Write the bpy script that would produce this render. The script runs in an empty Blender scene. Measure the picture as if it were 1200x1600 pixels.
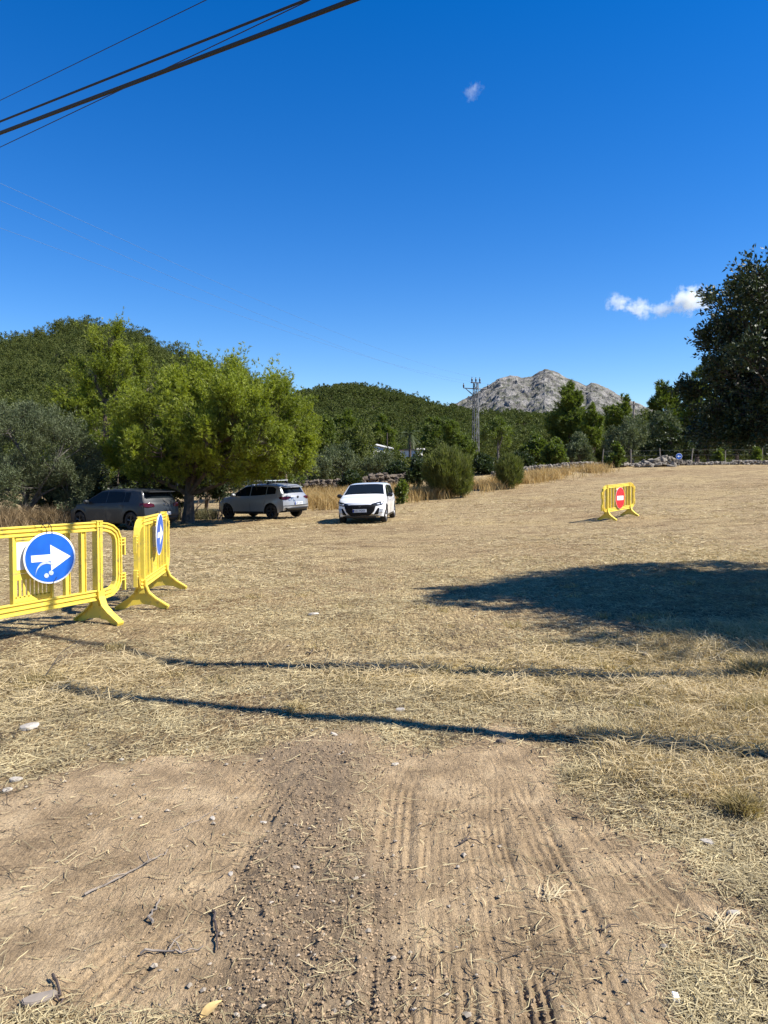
import bpy, bmesh, math, random
import numpy as np
from mathutils import Vector, Matrix, Euler, noise as mnoise
R = math.radians
PI = math.pi
scene = bpy.context.scene
COL = scene.collection

# ------------------------------------------------------------------ helpers
def tag(o, label=None, cat=None, group=None, kind=None):
    if label: o['label'] = label
    if cat: o['category'] = cat
    if group: o['group'] = group
    if kind: o['kind'] = kind
    return o

def empty(name, loc=(0, 0, 0), rz=0.0, parent=None):
    o = bpy.data.objects.new(name, None)
    COL.objects.link(o)
    o.location = loc
    o.rotation_euler = (0, 0, rz)
    o.empty_display_size = 0.1
    if parent: o.parent = parent
    return o

def kids(o):
    return [c for c in bpy.data.objects if c.parent == o]

def copy_tree(o, parent=None):
    c = o.copy()
    COL.objects.link(c)
    c.parent = parent
    for ch in kids(o):
        copy_tree(ch, c)
    return c

def np_mesh(name, V, F, mat=None, parent=None, smooth=False, attrs=None, loc=None):
    """V (n,3) array; F either one (m,k) int array or a list of such arrays."""
    if not isinstance(F, (list, tuple)): F = [F]
    F = [np.asarray(f, dtype=np.int32) for f in F if len(f)]
    me = bpy.data.meshes.new(name)
    V = np.asarray(V, dtype=np.float32)
    me.vertices.add(len(V))
    me.vertices.foreach_set('co', V.ravel())
    nl = sum(f.size for f in F); npoly = sum(len(f) for f in F)
    me.loops.add(nl); me.polygons.add(npoly)
    me.loops.foreach_set('vertex_index', np.concatenate([f.ravel() for f in F]))
    tot = np.concatenate([np.full(len(f), f.shape[1], np.int32) for f in F])
    st = np.concatenate([[0], np.cumsum(tot)[:-1]]).astype(np.int32)
    me.polygons.foreach_set('loop_start', st)
    me.polygons.foreach_set('use_smooth', np.full(npoly, bool(smooth)))
    me.update(calc_edges=True)
    me.validate()
    if attrs:
        for k, a in attrs.items():
            at_ = me.attributes.new(k, 'FLOAT', 'POINT')
            at_.data.foreach_set('value', np.asarray(a, dtype=np.float32))
    if mat: me.materials.append(mat)
    o = bpy.data.objects.new(name, me)
    COL.objects.link(o)
    if parent: o.parent = parent
    if loc is not None: o.location = loc
    return o

class MB:
    """collects simple solids; build() links them as one mesh object"""
    def __init__(s): s.v = []; s.f = []
    def add(s, vs, fs):
        b = len(s.v); s.v.extend([tuple(v) for v in vs]); s.f.extend([tuple(i + b for i in f) for f in fs])
    def box(s, c, d, rot=None):
        x, y, z = d[0] / 2, d[1] / 2, d[2] / 2
        vs = [Vector(p) for p in ((-x, -y, -z), (x, -y, -z), (x, y, -z), (-x, y, -z), (-x, -y, z), (x, -y, z), (x, y, z), (-x, y, z))]
        if rot is not None:
            vs = [rot @ v for v in vs]
        c = Vector(c)
        s.add([v + c for v in vs], [(0, 3, 2, 1), (4, 5, 6, 7), (0, 1, 5, 4), (1, 2, 6, 5), (2, 3, 7, 6), (3, 0, 4, 7)])
    def tube(s, pts, rad, n=8, cap=True):
        pts = [Vector(p) for p in pts]
        if not isinstance(rad, (list, tuple)): rad = [rad] * len(pts)
        rings = []
        up = None
        for i, p in enumerate(pts):
            t = (pts[min(i + 1, len(pts) - 1)] - pts[max(i - 1, 0)])
            if t.length < 1e-9: t = Vector((0, 0, 1))
            t.normalize()
            if up is None:
                up = t.orthogonal().normalized()
            else:
                up = (up - t * up.dot(t))
                up = up.normalized() if up.length > 1e-6 else t.orthogonal().normalized()
            w = t.cross(up)
            rings.append([p + (up * math.cos(2 * PI * k / n) + w * math.sin(2 * PI * k / n)) * rad[i] for k in range(n)])
        b = []
        for r in rings: b.extend(r)
        fs = []
        for i in range(len(rings) - 1):
            for k in range(n):
                fs.append((i * n + k, i * n + (k + 1) % n, (i + 1) * n + (k + 1) % n, (i + 1) * n + k))
        if cap:
            fs.append(tuple(range(n))[::-1]); fs.append(tuple((len(rings) - 1) * n + k for k in range(n)))
        s.add(b, fs)
    def lathe(s, prof, n=24, axis='Y', c=(0, 0, 0), closed=False):
        """prof list of (r, h) along the axis"""
        vs = []
        for r, h in prof:
            for k in range(n):
                a = 2 * PI * k / n
                if axis == 'Y': p = (r * math.cos(a), h, r * math.sin(a))
                elif axis == 'Z': p = (r * math.cos(a), r * math.sin(a), h)
                else: p = (h, r * math.cos(a), r * math.sin(a))
                vs.append((p[0] + c[0], p[1] + c[1], p[2] + c[2]))
        fs = []
        m = len(prof)
        for i in range(m - 1 + (1 if closed else 0)):
            j = (i + 1) % m
            for k in range(n):
                fs.append((i * n + k, i * n + (k + 1) % n, j * n + (k + 1) % n, j * n + k))
        if not closed:
            fs.append(tuple(range(n))); fs.append(tuple((m - 1) * n + k for k in range(n))[::-1])
        s.add(vs, fs)
    def prism(s, outline, h0, h1, plane='XZ'):
        """extrude a 2-D outline between h0 and h1 along the third axis"""
        n = len(outline)
        def P(a, b, h):
            return (a, h, b) if plane == 'XZ' else ((a, b, h) if plane == 'XY' else (h, a, b))
        vs = [P(a, b, h0) for a, b in outline] + [P(a, b, h1) for a, b in outline]
        fs = [tuple(range(n)), tuple(range(n, 2 * n))[::-1]] + [(i, i + n, (i + 1) % n + n, (i + 1) % n) for i in range(n)]
        s.add(vs, fs)
    def build(s, name, mat, parent=None, smooth=False, bevel=0.0, seg=2):
        me = bpy.data.meshes.new(name)
        me.from_pydata(s.v, [], s.f)
        bm = bmesh.new(); bm.from_mesh(me)
        bmesh.ops.recalc_face_normals(bm, faces=bm.faces)
        if bevel > 0:
            bmesh.ops.bevel(bm, geom=[e for e in bm.edges if e.calc_face_angle(0) > 0.6], offset=bevel, segments=seg, affect='EDGES', clamp_overlap=True)
        bm.to_mesh(me); bm.free()
        if smooth:
            me.polygons.foreach_set('use_smooth', [True] * len(me.polygons))
            try: me.set_sharp_from_angle(angle=R(35))
            except Exception: pass
        me.materials.append(mat)
        o = bpy.data.objects.new(name, me)
        COL.objects.link(o)
        if parent: o.parent = parent
        return o

# noise in numpy
def _h(ix, iy, seed):
    n = (ix.astype(np.int64) * 374761393 + iy.astype(np.int64) * 668265263 + seed * 1442695041) & 0xFFFFFFFF
    n = ((n ^ (n >> 13)) * 1274126177) & 0xFFFFFFFF
    n = ((n ^ (n >> 16)) * 2246822519) & 0xFFFFFFFF
    return ((n ^ (n >> 15)) & 0xFFFFFF) / float(0xFFFFFF)
def vn(x, y, seed=0):
    x = np.asarray(x, float); y = np.asarray(y, float)
    ix = np.floor(x); iy = np.floor(y); fx = x - ix; fy = y - iy
    ux = fx * fx * fx * (fx * (fx * 6 - 15) + 10); uy = fy * fy * fy * (fy * (fy * 6 - 15) + 10)
    a = _h(ix, iy, seed); b = _h(ix + 1, iy, seed); c = _h(ix, iy + 1, seed); d = _h(ix + 1, iy + 1, seed)
    return (a * (1 - ux) + b * ux) * (1 - uy) + (c * (1 - ux) + d * ux) * uy
def fbm(x, y, sc, oct=4, seed=0, gain=0.5):
    """-1..1-ish, sc = size in metres of the largest lump"""
    t = 0; a = 1; s = 0
    for i in range(oct):
        f = 2 ** i / sc
        t = t + a * (vn(x * f + 17.3 * i, y * f - 9.1 * i, seed + i) * 2 - 1); s += a; a *= gain
    return t / s
def sstep(a, b, x):
    t = np.clip((x - a) / (b - a), 0, 1)
    return t * t * (3 - 2 * t)

# ------------------------------------------------------------------ camera
CAMZ = 1.6
PITCH = math.atan(58 / 1200)
cam = bpy.data.cameras.new('camera')
cam.sensor_fit = 'VERTICAL'; cam.sensor_height = 24; cam.lens = 18.0
cam.clip_start = 0.05; cam.clip_end = 9000
camo = bpy.data.objects.new('camera', cam); COL.objects.link(camo)
camo.location = (0, 0, CAMZ); camo.rotation_euler = (PI / 2 - PITCH, 0, 0)
scene.camera = camo

def ray(px, py):
    u = (px - 600) / 1200; v = (800 - py) / 1200
    f = Vector((0, math.cos(PITCH), -math.sin(PITCH))); up = Vector((0, math.sin(PITCH), math.cos(PITCH)))
    return f + Vector((1, 0, 0)) * u + up * v
def at(px, py, Y):
    d = ray(px, py)
    return Vector((0, 0, CAMZ)) + d * (Y / d.y)

# ------------------------------------------------------------------ terrain height
_TC = np.array([2.21624456, -2.12972631, -0.1347744, 1.51148856, 3.33565047, 0.9729998, -3.43189094])
def terr(x, y):
    x = np.asarray(x, float); y = np.asarray(y, float)
    y = np.maximum(y, 0.0)
    k = np.maximum(1.0, y / 62.0); x = x / k; y = y / k
    x = np.clip(x, -24, 34)
    X = x / 30; Y = y / 60
    z = _TC[0] * X * Y + _TC[1] * Y * Y + _TC[2] * X * Y * Y + _TC[3] * X * X * Y + _TC[4] * Y ** 3 + _TC[5] * X * X + _TC[6] * X * X * Y * Y
    z = np.minimum(z, 2.6)
    return np.maximum(z, -0.6)
def tz(x, y): return float(terr(x, y))
def gnd(px, py):
    """point of the ground seen at pixel (px, py)"""
    d = ray(px, py); t = 1.0; o = Vector((0, 0, CAMZ))
    step = 0.25; p = o
    for i in range(4000):
        p = o + d * t
        if p.z < tz(p.x, p.y):
            lo, hi = t - step, t
            for _ in range(20):
                m = (lo + hi) / 2; q = o + d * m
                if q.z < tz(q.x, q.y): hi = m
                else: lo = m
            return o + d * hi
        t += step
    return p

# ------------------------------------------------------------------ materials
def nmat(name):
    m = bpy.data.materials.new(name); m.use_nodes = True
    nt = m.node_tree; N = nt.nodes; L = nt.links
    b = N.get('Principled BSDF')
    return m, nt, N, L, b
def pmat(name, col, rough=0.6, metal=0.0, var=0.06, scale=6.0, bump=0.0, bscale=40.0, coat=0.0, spec=0.5, dirt=None):
    """painted or plain surface with slight procedural unevenness"""
    m, nt, N, L, b = nmat(name)
    tc = N.new('ShaderNodeTexCoord')
    nz = N.new('ShaderNodeTexNoise'); nz.inputs['Scale'].default_value = scale; nz.inputs['Detail'].default_value = 6
    L.new(tc.outputs['Object'], nz.inputs['Vector'])
    mr = N.new('ShaderNodeMapRange'); mr.inputs[1].default_value = 0.3; mr.inputs[2].default_value = 0.7
    mr.inputs[3].default_value = 1 - var; mr.inputs[4].default_value = 1 + var
    L.new(nz.outputs['Fac'], mr.inputs[0])
    mx = N.new('ShaderNodeVectorMath'); mx.operation = 'SCALE'; mx.inputs[0].default_value = col[:3]
    L.new(mr.outputs[0], mx.inputs['Scale'])
    out = mx.outputs[0]
    if dirt:
        n2 = N.new('ShaderNodeTexNoise'); n2.inputs['Scale'].default_value = dirt[2]; n2.inputs['Detail'].default_value = 8
        n2.inputs['Roughness'].default_value = 0.7
        L.new(tc.outputs['Object'], n2.inputs['Vector'])
        r2 = N.new('ShaderNodeMapRange'); r2.inputs[1].default_value = dirt[3]; r2.inputs[2].default_value = dirt[3] + 0.15
        r2.inputs[4].default_value = dirt[1]
        L.new(n2.outputs['Fac'], r2.inputs[0])
        mm = N.new('ShaderNodeMix'); mm.data_type = 'RGBA'
        L.new(r2.outputs[0], mm.inputs[0]); L.new(out, mm.inputs[6]); mm.inputs[7].default_value = (*dirt[0], 1)
        out = mm.outputs[2]
    L.new(out, b.inputs['Base Color'])
    b.inputs['Roughness'].default_value = rough; b.inputs['Metallic'].default_value = metal
    b.inputs['Coat Weight'].default_value = coat; b.inputs['Coat Roughness'].default_value = 0.05
    b.inputs['Specular IOR Level'].default_value = spec
    if bump > 0:
        nb = N.new('ShaderNodeTexNoise'); nb.inputs['Scale'].default_value = bscale; nb.inputs['Detail'].default_value = 6
        L.new(tc.outputs['Object'], nb.inputs['Vector'])
        bp = N.new('ShaderNodeBump'); bp.inputs['Distance'].default_value = bump; bp.inputs['Strength'].default_value = 1
        L.new(nb.outputs['Fac'], bp.inputs['Height']); L.new(bp.outputs[0], b.inputs['Normal'])
    return m
def leafmat(name, c1, c2, rough=0.55, trans=0.35, patch=1.2, tcol=None, spec=0.35):
    """foliage: colour varies leaf by leaf and branch by branch"""
    m, nt, N, L, b = nmat(name)
    g = N.new('ShaderNodeNewGeometry')
    tc = N.new('ShaderNodeTexCoord')
    nz = N.new('ShaderNodeTexNoise'); nz.inputs['Scale'].default_value = 1 / patch; nz.inputs['Detail'].default_value = 2
    L.new(g.outputs['Position'], nz.inputs['Vector'])
    ad = N.new('ShaderNodeMath'); ad.operation = 'MULTIPLY_ADD'; ad.inputs[1].default_value = 0.6
    mr = N.new('ShaderNodeMapRange'); mr.inputs[1].default_value = 0.35; mr.inputs[2].default_value = 0.65; mr.inputs[3].default_value = 0; mr.inputs[4].default_value = 0.4
    L.new(nz.outputs['Fac'], mr.inputs[0])
    L.new(g.outputs['Random Per Island'], ad.inputs[0]); L.new(mr.outputs[0], ad.inputs[2])
    mx = N.new('ShaderNodeMix'); mx.data_type = 'RGBA'
    mx.inputs[6].default_value = (*c1, 1); mx.inputs[7].default_value = (*c2, 1)
    L.new(ad.outputs[0], mx.inputs[0])
    L.new(mx.outputs[2], b.inputs['Base Color'])
    b.inputs['Roughness'].default_value = rough
    b.inputs['Specular IOR Level'].default_value = spec
    t = N.new('ShaderNodeBsdfTranslucent')
    hs = N.new('ShaderNodeMix'); hs.data_type = 'RGBA'; hs.blend_type = 'MULTIPLY'; hs.inputs[0].default_value = 1
    tcx = tcol or (1.3, 1.45, 0.5)
    L.new(mx.outputs[2], hs.inputs[6]); hs.inputs[7].default_value = (*tcx, 1)
    L.new(hs.outputs[2], t.inputs['Color'])
    ms = N.new('ShaderNodeMixShader'); ms.inputs[0].default_value = trans
    L.new(b.outputs[0], ms.inputs[1]); L.new(t.outputs[0], ms.inputs[2])
    L.new(ms.outputs[0], N['Material Output'].inputs['Surface'])
    return m

M = {}
M['yellow'] = pmat('yellow_plastic', (0.74, 0.555, 0.07), 0.5, var=0.10, scale=5, dirt=((0.34, 0.26, 0.12), 0.75, 13, 0.53), bump=0.0006, bscale=60)
M['sign_white'] = pmat('sign_white', (0.82, 0.83, 0.84), 0.35, var=0.05)
M['sign_red'] = pmat('sign_red', (0.72, 0.012, 0.02), 0.35, var=0.06, scale=8)
M['wire'] = pmat('black_wire', (0.012, 0.012, 0.012), 0.5)
M['cable'] = pmat('cable_rubber', (0.010, 0.010, 0.012), 0.6)
M['thin_cable'] = pmat('steel_conductor', (0.12, 0.19, 0.32), 0.9, spec=0.1)
M['galv'] = pmat('galvanised_steel', (0.24, 0.235, 0.22), 0.55, metal=0.3, var=0.2, scale=3)
M['dark_steel'] = pmat('dark_steel', (0.09, 0.09, 0.09), 0.6, metal=0.2, var=0.2, scale=3)
M['insul'] = pmat('insulator_brown', (0.03, 0.02, 0.018), 0.3)
M['bark'] = pmat('bark', (0.13, 0.095, 0.07), 0.9, var=0.4, scale=7, bump=0.02, bscale=12)
M['bark_grey'] = pmat('bark_grey', (0.12, 0.105, 0.09), 0.9, var=0.4, scale=7, bump=0.02, bscale=12)
M['wood'] = pmat('weathered_wood', (0.24, 0.20, 0.16), 0.85, var=0.3, scale=9, bump=0.004, bscale=30)
M['wood_dark'] = pmat('creosoted_wood', (0.07, 0.05, 0.04), 0.85, var=0.3, scale=9, bump=0.004, bscale=30)
M['stone'] = pmat('limestone', (0.20, 0.172, 0.135), 0.9, var=0.5, scale=5, bump=0.03, bscale=10)
M['stone_pale'] = pmat('pale_limestone', (0.40, 0.355, 0.29), 0.9, var=0.25, scale=14, bump=0.006, bscale=40)
M['stone_brown'] = pmat('brown_field_stone', (0.13, 0.10, 0.07), 0.9, var=0.4, scale=2.5, bump=0.04, bscale=6)
M['render_white'] = pmat('whitewashed_wall', (0.78, 0.76, 0.72), 0.8, var=0.06, scale=1)
M['tile'] = pmat('clay_roof', (0.35, 0.20, 0.13), 0.8, var=0.2, scale=4)
M['dark_hole'] = pmat('window_dark', (0.02, 0.022, 0.025), 0.3)

# leaf materials
M['pine'] = leafmat('pine_needles', (0.085, 0.12, 0.016), (0.37, 0.41, 0.048), 0.5, 0.36, 2.2, (1.3, 1.35, 0.4))
M['pine_mid'] = leafmat('mid_pine_needles', (0.050, 0.078, 0.014), (0.20, 0.235, 0.040), 0.55, 0.3, 3.0)
M['pine_far'] = leafmat('far_pine_needles', (0.028, 0.044, 0.013), (0.150, 0.165, 0.044), 0.7, 0.22, 5, spec=0.15)
M['olive'] = leafmat('olive_leaves', (0.060, 0.078, 0.035), (0.17, 0.19, 0.10), 0.6, 0.22, 1.6, (1.1, 1.2, 0.6), spec=0.18)
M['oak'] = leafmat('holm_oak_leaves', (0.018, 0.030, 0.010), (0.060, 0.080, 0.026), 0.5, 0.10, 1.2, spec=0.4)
M['broom'] = leafmat('broom_stems', (0.065, 0.080, 0.020), (0.19, 0.20, 0.060), 0.6, 0.3, 1.0, spec=0.2)
M['shrub_bright'] = leafmat('bright_shrub_leaves', (0.060, 0.085, 0.018), (0.17, 0.20, 0.045), 0.5, 0.35, 1.5)
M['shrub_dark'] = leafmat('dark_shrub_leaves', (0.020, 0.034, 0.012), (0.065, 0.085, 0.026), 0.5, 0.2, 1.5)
M['palm'] = leafmat('palm_leaves', (0.05, 0.07, 0.025), (0.13, 0.15, 0.06), 0.5, 0.2, 2)
M['drygrass'] = leafmat('dry_grass', (0.30, 0.20, 0.075), (0.62, 0.46, 0.21), 0.75, 0.35, 1.0, (1.1, 1.0, 0.7))
M['straw'] = leafmat('straw', (0.20, 0.155, 0.080), (0.70, 0.585, 0.33), 0.75, 0.2, 0.5, (1, 1, 0.8))
M['straw_far'] = leafmat('straw_far', (0.25, 0.185, 0.095), (0.64, 0.52, 0.295), 0.75, 0.2, 2.5, (1, 1, 0.8))
M['hay'] = leafmat('greenish_hay', (0.34, 0.26, 0.125), (0.75, 0.61, 0.36), 0.7, 0.25, 0.4, (1, .97, 0.72))
M['tuft'] = leafmat('tuft_grass', (0.22, 0.17, 0.065), (0.60, 0.47, 0.24), 0.7, 0.25, 0.3, (1, 1.02, 0.6))

# ------------------------------------------------------------------ light
SUN = Vector((0.985, -0.17, math.tan(R(47)))).normalized()
sl = bpy.data.lights.new('sun', 'SUN'); sl.energy = 5.0; sl.angle = R(0.53); sl.color = (1.0, 0.955, 0.88)
so = bpy.data.objects.new('sun', sl); COL.objects.link(so)
so.rotation_euler = (-SUN).to_track_quat('-Z', 'Y').to_euler(); so.location = (30, -5, 30)
w = bpy.data.worlds.new('World'); scene.world = w; w.use_nodes = True
nt = w.node_tree; N = nt.nodes; L = nt.links
bg = N['Background']
sky = N.new('ShaderNodeTexSky'); sky.sky_type = 'NISHITA'; sky.sun_disc = False
sky.sun_elevation = R(47); sky.sun_rotation = math.atan2(SUN.x, SUN.y)
sky.altitude = 1500; sky.air_density = 1.15; sky.dust_density = 0.0; sky.ozone_density = 3.5
hs = N.new('ShaderNodeHueSaturation'); hs.inputs['Saturation'].default_value = 1.40; hs.inputs['Hue'].default_value = 0.512; hs.inputs['Value'].default_value = 1.24
L.new(sky.outputs[0], hs.inputs['Color']); L.new(hs.outputs[0], bg.inputs['Color'])
bg.inputs['Strength'].default_value = 0.075
scene.view_settings.view_transform = 'Standard'; scene.view_settings.look = 'None'
scene.view_settings.exposure = 0.9; scene.view_settings.gamma = 1.0; scene.view_settings.use_curve_mapping = False
scene.cycles.max_bounces = 6; scene.cycles.transparent_max_bounces = 8
scene.cycles.use_adaptive_sampling = True
scene.cycles.use_denoising = True
scene.cycles.denoiser = 'OPENIMAGEDENOISE'
scene.cycles.denoising_input_passes = 'RGB_ALBEDO_NORMAL'
scene.cycles.denoising_prefilter = 'ACCURATE'
# ------------------------------------------------------------------ ground sheet
def seg_dist(x, y, pts):
    """signed lateral offset and along-length to a polyline in ground coordinates"""
    best = np.full(x.shape, 1e9); lat = np.zeros(x.shape); alo = np.zeros(x.shape); acc = 0
    for (x0, y0), (x1, y1) in zip(pts[:-1], pts[1:]):
        dx, dy = x1 - x0, y1 - y0; l = math.hypot(dx, dy)
        t = np.clip(((x - x0) * dx + (y - y0) * dy) / (l * l), 0, 1)
        ex = x - (x0 + t * dx); ey = y - (y0 + t * dy); d = np.hypot(ex, ey)
        s = (ex * dy - ey * dx) / l
        m = d < best
        best = np.where(m, d, best); lat = np.where(m, s, lat); alo = np.where(m, acc + t * l, alo); acc += l
    return best, lat, alo
# polylines of wheel tracks (x, y), half width, number of tread grooves, depth, start-end fade
TRACKS = [
    ([(0.42, 4.45), (0.27, 3.4), (0.22, 2.7), (0.18, 2.0)], 0.085, 5, 0.014),
    ([(0.60, 4.6), (0.47, 3.5), (0.42, 2.6), (0.40, 1.8)], 0.095, 6, 0.016),
    ([(0.20, 4.6), (0.08, 3.8), (0.04, 3.0), (0.02, 2.0)], 0.08, 4, 0.014),
    ([(0.62, 4.6), (0.68, 3.6), (0.70, 2.8), (0.66, 2.0)], 0.08, 4, 0.016),
    ([(0.78, 4.4), (0.92, 3.6), (1.02, 3.0), (1.12, 2.3), (1.2, 1.8)], 0.08, 4, 0.015),
    ([(-0.45, 5.0), (-0.66, 4.2), (-0.86, 3.5), (-1.12, 2.95), (-1.55, 2.5), (-2.2, 2.0)], 0.12, 5, 0.012),
    ([(-0.42, 4.6), (-0.58, 3.8), (-0.68, 3.1), (-0.82, 2.6), (-1.0, 2.1)], 0.11, 5, 0.014),
    ([(-0.95, 4.5), (-1.25, 3.7), (-1.6, 3.1), (-2.1, 2.6)], 0.11, 4, 0.010),
]
def dirt_mask(x, y):
    wob = fbm(x, y, 0.9, 4, 3)
    a = sstep(5.35, 4.5, y + 0.8 * wob + 0.5 * np.abs(x + 0.55)) * sstep(-2.5, -1.9, x + 0.4 * wob) * sstep(0.15, -0.25, x + 0.3 * wob)
    b = sstep(4.75, 4.1, y + 0.7 * wob) * sstep(-0.25, 0.0, x + 0.2 * wob) * sstep(1.35, 0.95, x + (y - 3) * 0.22 + 0.35 * wob)
    c = sstep(4.8, 4.2, y + 0.6 * wob) * sstep(-0.7, -0.4, x) * sstep(0.3, 0.0, x) * 0.85
    d = np.maximum(np.maximum(a, b), c)
    return d * sstep(1.9, 2.5, y + 0.45 * wob + 0.10 * (x < 0) + 1.0 * sstep(-.25, 0, x) * sstep(.95, .7, x))
def clod_mask(x, y):
    wob = fbm(x, y, 0.6, 3, 9)
    return sstep(0.34, 0.12, np.abs(x + 0.28 + 0.09 * (y - 3) + 0.2 * wob)) * sstep(5.2, 4.4, y + 0.3 * wob)
def swath_mask(x, y):
    """windrows of pale greenish hay lying across the field, 5 to 8 m out"""
    wob = fbm(x, y, 2.2, 3, 21)
    a = sstep(1.0, 0.3, np.abs(y - (6.2 - 0.06 * x) + 0.7 * wob)) * sstep(-1.2, 0.6, x + wob)
    b = sstep(1.1, 0.4, np.abs(y - (6.4 + 0.2 * x)) + 0.2 * wob) * sstep(-1.5, -2.6, x + wob) * 0.6
    c = sstep(1.9, 2.6, x + 0.5 * wob) * sstep(7.2, 6.0, y) * sstep(3.6, 4.4, y + wob)
    return np.clip(np.maximum(np.maximum(a, b), c), 0, 1)
def micro(x, y):
    r = np.hypot(x, y)
    near = np.clip(1.2 - r / 14, 0, 1)
    z = 0.020 * fbm(x, y, 1.6, 4, 5) + 0.03 * fbm(x, y, 5, 3, 8) * sstep(3, 8, r)
    z = z + 0.022 * fbm(x, y, 0.16, 5, 31, 0.65) * near * sstep(30, 6, r) + 0.05 * fbm(x, y, 0.8, 3, 33) * sstep(3.5, 5.5, r) * near
    cl = clod_mask(x, y)
    z = z + cl * (0.018 + 0.022 * np.abs(fbm(x, y, 0.07, 3, 77, 0.7)))
    dm = dirt_mask(x, y)
    sm = 1 - 0.7 * dm * (1 - cl)
    z = z * sm
    for pts, hw, ng, dep in TRACKS:
        m = (x > min(p[0] for p in pts) - 0.4) & (x < max(p[0] for p in pts) + 0.4) & (y < pts[0][1] + 0.3)
        if not m.any(): continue
        xx, yy = x[m], y[m]
        wob = 0.02 * fbm(xx, yy, 0.7, 2, 55)
        d, lat, al = seg_dist(xx, yy, pts)
        lat = lat + wob; d = np.abs(lat) + 0 * d
        ins = sstep(hw + 0.02, hw - 0.015, d)
        tot = sum(math.hypot(b[0] - a[0], b[1] - a[1]) for a, b in zip(pts[:-1], pts[1:]))
        fade = 1.0 * sstep(0, 0.5, al) * (0.45 + 0.55 * np.clip(fbm(xx, yy, 0.35, 3, 91) * 3 + 0.6, 0, 1))
        gi = np.floor(lat / hw * ng / 2 + 50)
        gs = 0.25 + 1.1 * vn(gi * 3.7 + 0.5, al * 2.2 + gi * 5.1, 17)
        groove = np.cos(lat / hw * PI * ng + 0.8 * fbm(xx, yy, .25, 2, 44)) * gs
        lug = 0.45 * np.sign(np.cos(al * 2 * PI / 0.045 + gi * 1.7)) * vn(al * 6, gi * 2.3 + .5, 23)
        fade = fade * (0.35 + 0.65 * (vn(al * 1.7 + 3.1, lat * 9 + 7.7, 29) > .33))
        berm = np.exp(-((d - hw - 0.02) / 0.018) ** 2)
        dz = fade * (-dep * 0.45 * ins + ins * dep * 0.42 * (groove + lug) + berm * dep * 0.35 * (0.6 + 0.8 * vn(xx * 40, yy * 40, 4)))
        z[m] = z[m] * (1 - 0.5 * ins * fade) + dz
    return z
def ground_z(x, y):
    x = np.asarray(x, float); y = np.asarray(y, float)
    return terr(x, y) + micro(np.atleast_1d(x), np.atleast_1d(y)).reshape(x.shape)

rad = [1.3]
while rad[-1] < 5000:
    r = rad[-1]
    k = 1.0042 if r < 7 else (1.007 if r < 20 else (1.014 if r < 80 else 1.10))
    rad.append(r * k)
rad = np.array([0.0, 0.5, 0.9] + rad)
th = [-180.0]
while th[-1] < 180:
    a = th[-1]
    inside = min(abs(a + 33), abs(a - 33)) if abs(a) > 33 else 0
    st = 0.115 if abs(a) < 33 else min(8, 0.2 + 0.25 * inside)
    th.append(a + st)
th = np.radians(np.array(th[:-1]))
RR, TT = np.meshgrid(rad, th, indexing='ij')
GX = (RR * np.sin(TT)).ravel(); GY = (RR * np.cos(TT)).ravel()
GZ = terr(GX, GY)
mk_ = (np.hypot(GX, GY) < 90) & (GY > -3)
GZ[mk_] += micro(GX[mk_], GY[mk_])
nr, nth = RR.shape
i, j = np.meshgrid(np.arange(nr - 1), np.arange(nth), indexing='ij')
i = i.ravel(); j = j.ravel(); j2 = (j + 1) % nth
GF = np.stack([i * nth + j, i * nth + j2, (i + 1) * nth + j2, (i + 1) * nth + j], -1)[:, ::-1]
dm = dirt_mask(GX, GY); cm = clod_mask(GX, GY) * (GY > 0); sw = swath_mask(GX, GY)

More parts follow.
